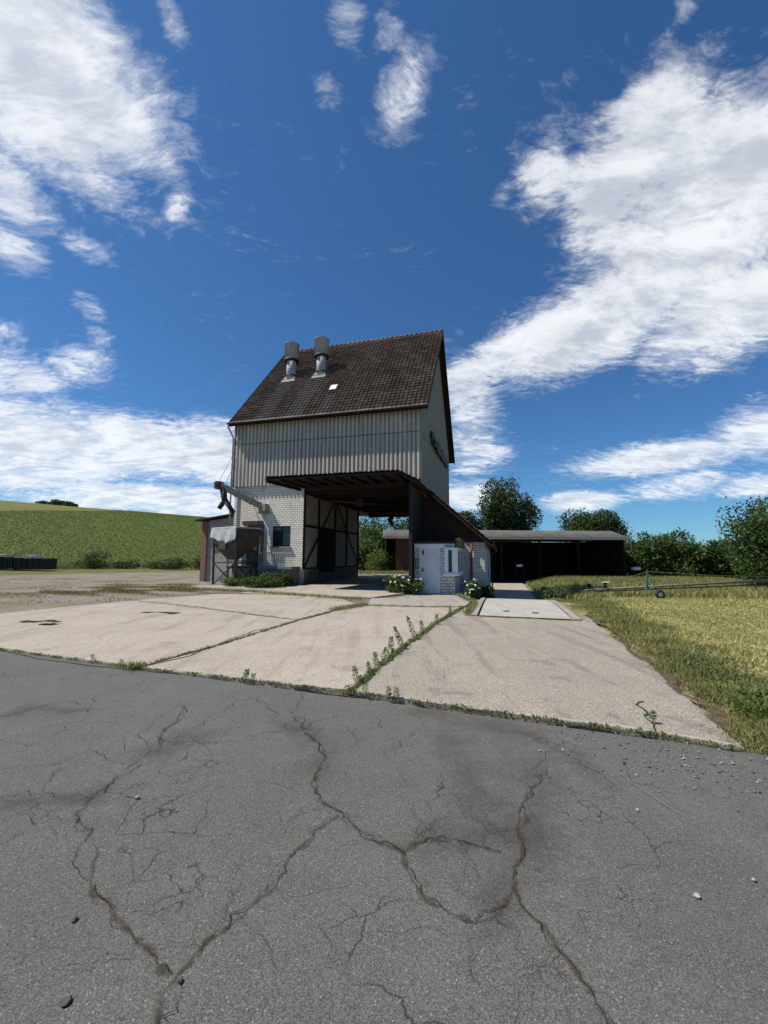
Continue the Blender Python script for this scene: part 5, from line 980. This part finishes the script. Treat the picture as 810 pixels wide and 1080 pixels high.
# broad weeds near the right front edge
def weed_patch(name, cx, cy, sx, sy, n, size, leaf, label, hmax):
    P = np.stack([rng.normal(cx, sx, n), rng.normal(cy, sy, n)], 1); P = P[(edge_d(P) > 0.3) & (road_side(P) > 0.05)]; Z = z3(P); Z[:, 2] += rng.random(len(P)) ** 1.4 * hmax
    tag(quads(name, leaf_quads(Z, size, 0.9, 0.5), leaf), label, 'weeds', kind='stuff')
weed_patch('broadleaf_weeds', 3.75, 4.25, 0.30, 0.42, 2300, 0.055, 'leaf_bright', 'broad leaved green weeds at the front right corner of the verge', 0.26)
weed_patch('verge_weeds', 4.35, 6.0, 0.22, 0.7, 1300, 0.045, 'leaf_grey', 'greyish weeds in the verge beside the right slab', 0.30)
P = np.array(JOINT['EDGE'][:4]); q = rng.random(1500) * 2.999; P = np.stack([np.interp(q, range(4), P[:, 0]), np.interp(q, range(4), P[:, 1])], 1) + np.stack([0.16 + rng.normal(size=1500) * 0.12, rng.normal(size=1500) * 0.05], 1)
tag(quads('dead_grass', blades(np.concatenate([P, np.full((1500, 1), 0.02)], 1), 0.07, 0.006, 1.2), 'grass_dry'), 'dead grass lying on the bare soil strip beside the right slab', 'grass', kind='stuff')
P = P[:420] + rng.normal(size=(420, 2)) * 0.05; tag(pebbles('soil_crumbs', np.concatenate([P, np.full((420, 1), 0.028)], 1), 0.003 + 0.010 * rng.random(420) ** 2, 'gravel_chip'), 'small stones and crumbs on the bare soil strip beside the right slab', 'gravel', kind='stuff')
# grass and moss in the slab joints
def along(pts, n, w):
    p = np.array(pts, float); s = np.concatenate([[0], np.cumsum(np.linalg.norm(np.diff(p, axis=0), axis=1))]); q = rng.random(n) * s[-1]
    # clumping
    q = np.where(rng.random(n) < 0.7, np.clip(np.round(q / 0.45) * 0.45 + rng.normal(size=n) * 0.09, 0, s[-1]), q)
    return np.stack([np.interp(q, s, p[:, 0]), np.interp(q, s, p[:, 1])], 1) + rng.normal(size=(n, 2)) * w
Q = []
for key, n, w_, h in (('A', 2000, 0.024, 0.045), ('B', 2300, 0.035, 0.055), ('FRONT', 3000, 0.016, 0.028), ('T1', 1300, 0.03, 0.035), ('T2', 1500, 0.05, 0.06), ('PATCH', 900, 0.03, 0.04)):
    P = along(JOINT[key], n, w_); Q.append(blades(np.concatenate([P, np.full((n, 1), 0.015)], 1), h, 0.008, 0.6))
P = along([JOINT['A'][-1], JOINT['A'][-2]], 900, 0.10); Q.append(blades(np.concatenate([P, np.full((900, 1), 0.02)], 1), 0.12, 0.014, 0.5))
P = along([JOINT['A'][0], JOINT['A'][0], (JOINT['A'][0][0] - 0.2, JOINT['A'][0][1] + 0.02)], 350, 0.05); Q.append(blades(np.concatenate([P, np.full((350, 1), 0.015)], 1), 0.09, 0.008, 0.6))
P = along([LW(9.3, -4.0)[:2], LW(10.2, -7.0)[:2], LW(10.2, -10)[:2]], 1500, 0.07); Q.append(blades(np.concatenate([P, np.full((1500, 1), 0.02)], 1), 0.12, 0.014, 0.5))
tag(quads('joint_grass', np.concatenate(Q), 'grass_green'), 'short grass sprouting along the joints of the concrete slabs', 'grass', kind='stuff')
Q = []
for key, n, w_, h in (('A', 1500, 0.035, 0.03), ('B', 2600, 0.04, 0.05), ('FRONT', 900, 0.02, 0.02)):
    P = along(JOINT[key], n, w_); z_ = 0.02 + rng.random(n) * h; Q.append(leaf_quads(np.concatenate([P, z_[:, None]], 1), 0.035, 1.0, 0.5))
tag(quads('joint_weeds', np.concatenate(Q), 'leaf_bright'), 'leafy green seedlings growing in the slab joints', 'weeds', kind='stuff')
# dry grass between gravel, slab and tower
P = np.concatenate([np.stack([rng.normal(-11.5, 2.2, 22000), rng.normal(20.0, 1.6, 22000)], 1), np.stack([rng.uniform(-16, -4, 16000), rng.uniform(17.5, 25, 16000)], 1), np.stack([rng.uniform(-26, -9, 14000), rng.uniform(14, 38, 14000)], 1)])
lx = (P[:, 0] - P0.x) * AX.x + (P[:, 1] - P0.y) * AX.y; ly = (P[:, 0] - P0.x) * AY.x + (P[:, 1] - P0.y) * AY.y
s_ = np.interp(P[:, 0], [-10.42, -7.0, -4.0], [11.58, 17.95, 18.6]); P = P[(P[:, 1] > s_ + 0.1) & (ly < 0.5) & ~((lx > -4.7) & (ly > -4.4)) & (np.sin(P[:, 0] * 1.3 + 2 * np.sin(P[:, 1] * 0.7)) * np.sin(P[:, 1] * 1.9 + P[:, 0] * 0.6) + rng.normal(size=len(P)) * 0.25 > 0.12)]
tag(quads('dry_grass', blades(z3(P), 0.065, 0.028, 0.9), 'grass_dry'), 'dry brownish grass tufts on the gravel left of the tower', 'grass', kind='stuff')
P = along([LW(-7.5, -5.2)[:2], LW(-4.5, -4.5)[:2], LW(0, -5.3)[:2], LW(3.2, -6.3)[:2], LW(6.2, -7.2)[:2]], 3600, 0.16); tag(quads('edge_grass', blades(np.concatenate([P, np.full((len(P), 1), 0.0)], 1), 0.13, 0.018, 0.5), 'grass_green'), 'grass strip along the rear edge of the slabs before the tower', 'grass', kind='stuff')
# crop and tall weeds at the foot of the hill
a = np.radians(rng.uniform(-50, -14, 200000)); r = 56 * (420 / 56) ** (rng.random(200000) ** 0.95); P = np.stack([r * np.sin(a), r * np.cos(a)], 1); u_ = -0.788 * P[:, 0] + 0.616 * P[:, 1]; sd_ = (P[:, 0] + 90) * -0.943 - (P[:, 1] - 100) * 0.332; P = P[(u_ > 57) & (u_ < 345) & (sd_ < 20 + 3 * np.sin(P[:, 1] * 0.05))]; rr_ = np.hypot(P[:, 0], P[:, 1])[:, None]
Z = z3(P); Z[:, 2] += rng.random(len(P)) * 0.3; tag(quads('field_crop', leaf_quads(Z, 0.13 + 0.0015 * rr_, 2.6, 0.5), 'leaf_crop'), 'dense dark green crop covering the lower hill field', 'crop', kind='stuff')
a = np.radians(rng.uniform(-52, -14, 40000)); r = rng.uniform(50, 64, 40000); P = np.stack([r * np.sin(a), r * np.cos(a)], 1); u_ = -0.788 * P[:, 0] + 0.616 * P[:, 1] + 1.2 * np.sin(P[:, 0] * 0.5); P = P[(u_ > 56.5) & (u_ < 62)]
Z = z3(P); tag(quads('field_margin_grass', blades(Z, 0.55, 0.07, 0.4), 'grass_green'), 'tall rough grass and weeds along the foot of the field', 'grass', kind='stuff')
P = np.stack([rng.uniform(-9, 9, 5000), rng.uniform(40, 46, 5000)], 1); tag(quads('yard_grass', blades(z3(P), 0.3, 0.05, 0.4), 'grass_green'), 'rough grass behind the tower seen through the drive-through', 'grass', kind='stuff')

# tall weeds standing in the right joint and at the slab front: each its own plant
wl = ['tall leafy weed in the right slab joint at the asphalt edge', 'weed in the right slab joint, second tall one from the asphalt', 'slender weed just left of the right joint near the asphalt', 'leafy weed in the right slab joint, middle of its row', 'tallest leafy weed in the right slab joint', 'leafy weed behind the tallest one in the right slab joint',
      'short leafy weed in the right joint, upper third of its row', 'low weed in the right joint below the patch kerb', 'thin single stalk weed at the front edge of the right slab, nearest the joint', 'thin stalk weed at the front edge of the right slab, middle of three', 'thin stalk weed at the front edge of the right slab, furthest from the joint', 'tiny weed at the front edge of the left slab',
      'tuft of weed at the front edge of the left slab by the joint', 'upright weed at the front edge of the middle slab, taller of two', 'small weed at the front edge of the middle slab, shorter of two', 'spindly weed in the short crack of the right slab', 'last small weed in the right joint before the kerb', 'bushy weed in the right joint close to the asphalt']
for i, ((x, y, h), lb) in enumerate(zip(WEEDS, wl)):
    h *= 0.85
    o = bpy.data.objects.new('tall_weed', None); C.objects.link(o); o.location = (x, y, 0.01); ORG[o.name] = Vector((0, 0, 0)); tag(o, lb, 'weed', 'weeds standing in the slab joints')
    mb = MB(); tip = Vector((rng.normal() * 0.17 * h, rng.normal() * 0.17 * h, h)); mb.tube([(0, 0, 0), tip * 0.5 + Vector((0.01, 0, 0)), tip], [0.0045, 0.0035, 0.0015], 6); mb.build('stem', 'weed_stem', o)
    n = int(70 + 130 * h / 0.4); tt = rng.random(n) ** rng.uniform(0.6, 1.5); an = rng.uniform(0, 6.28, n); rr = (0.015 + 0.05 * (1 - tt) * min(1, h / 0.3) + 0.012) * rng.uniform(0.4, 1, n)
    P = np.stack([tip.x * tt + np.cos(an) * rr, tip.y * tt + np.sin(an) * rr, h * (0.12 + 0.88 * tt) + 0.02], 1); quads('foliage', leaf_quads(P, min(0.042, 0.014 + 0.10 * h), 0.7, 0.32), 'leaf_weed', o)
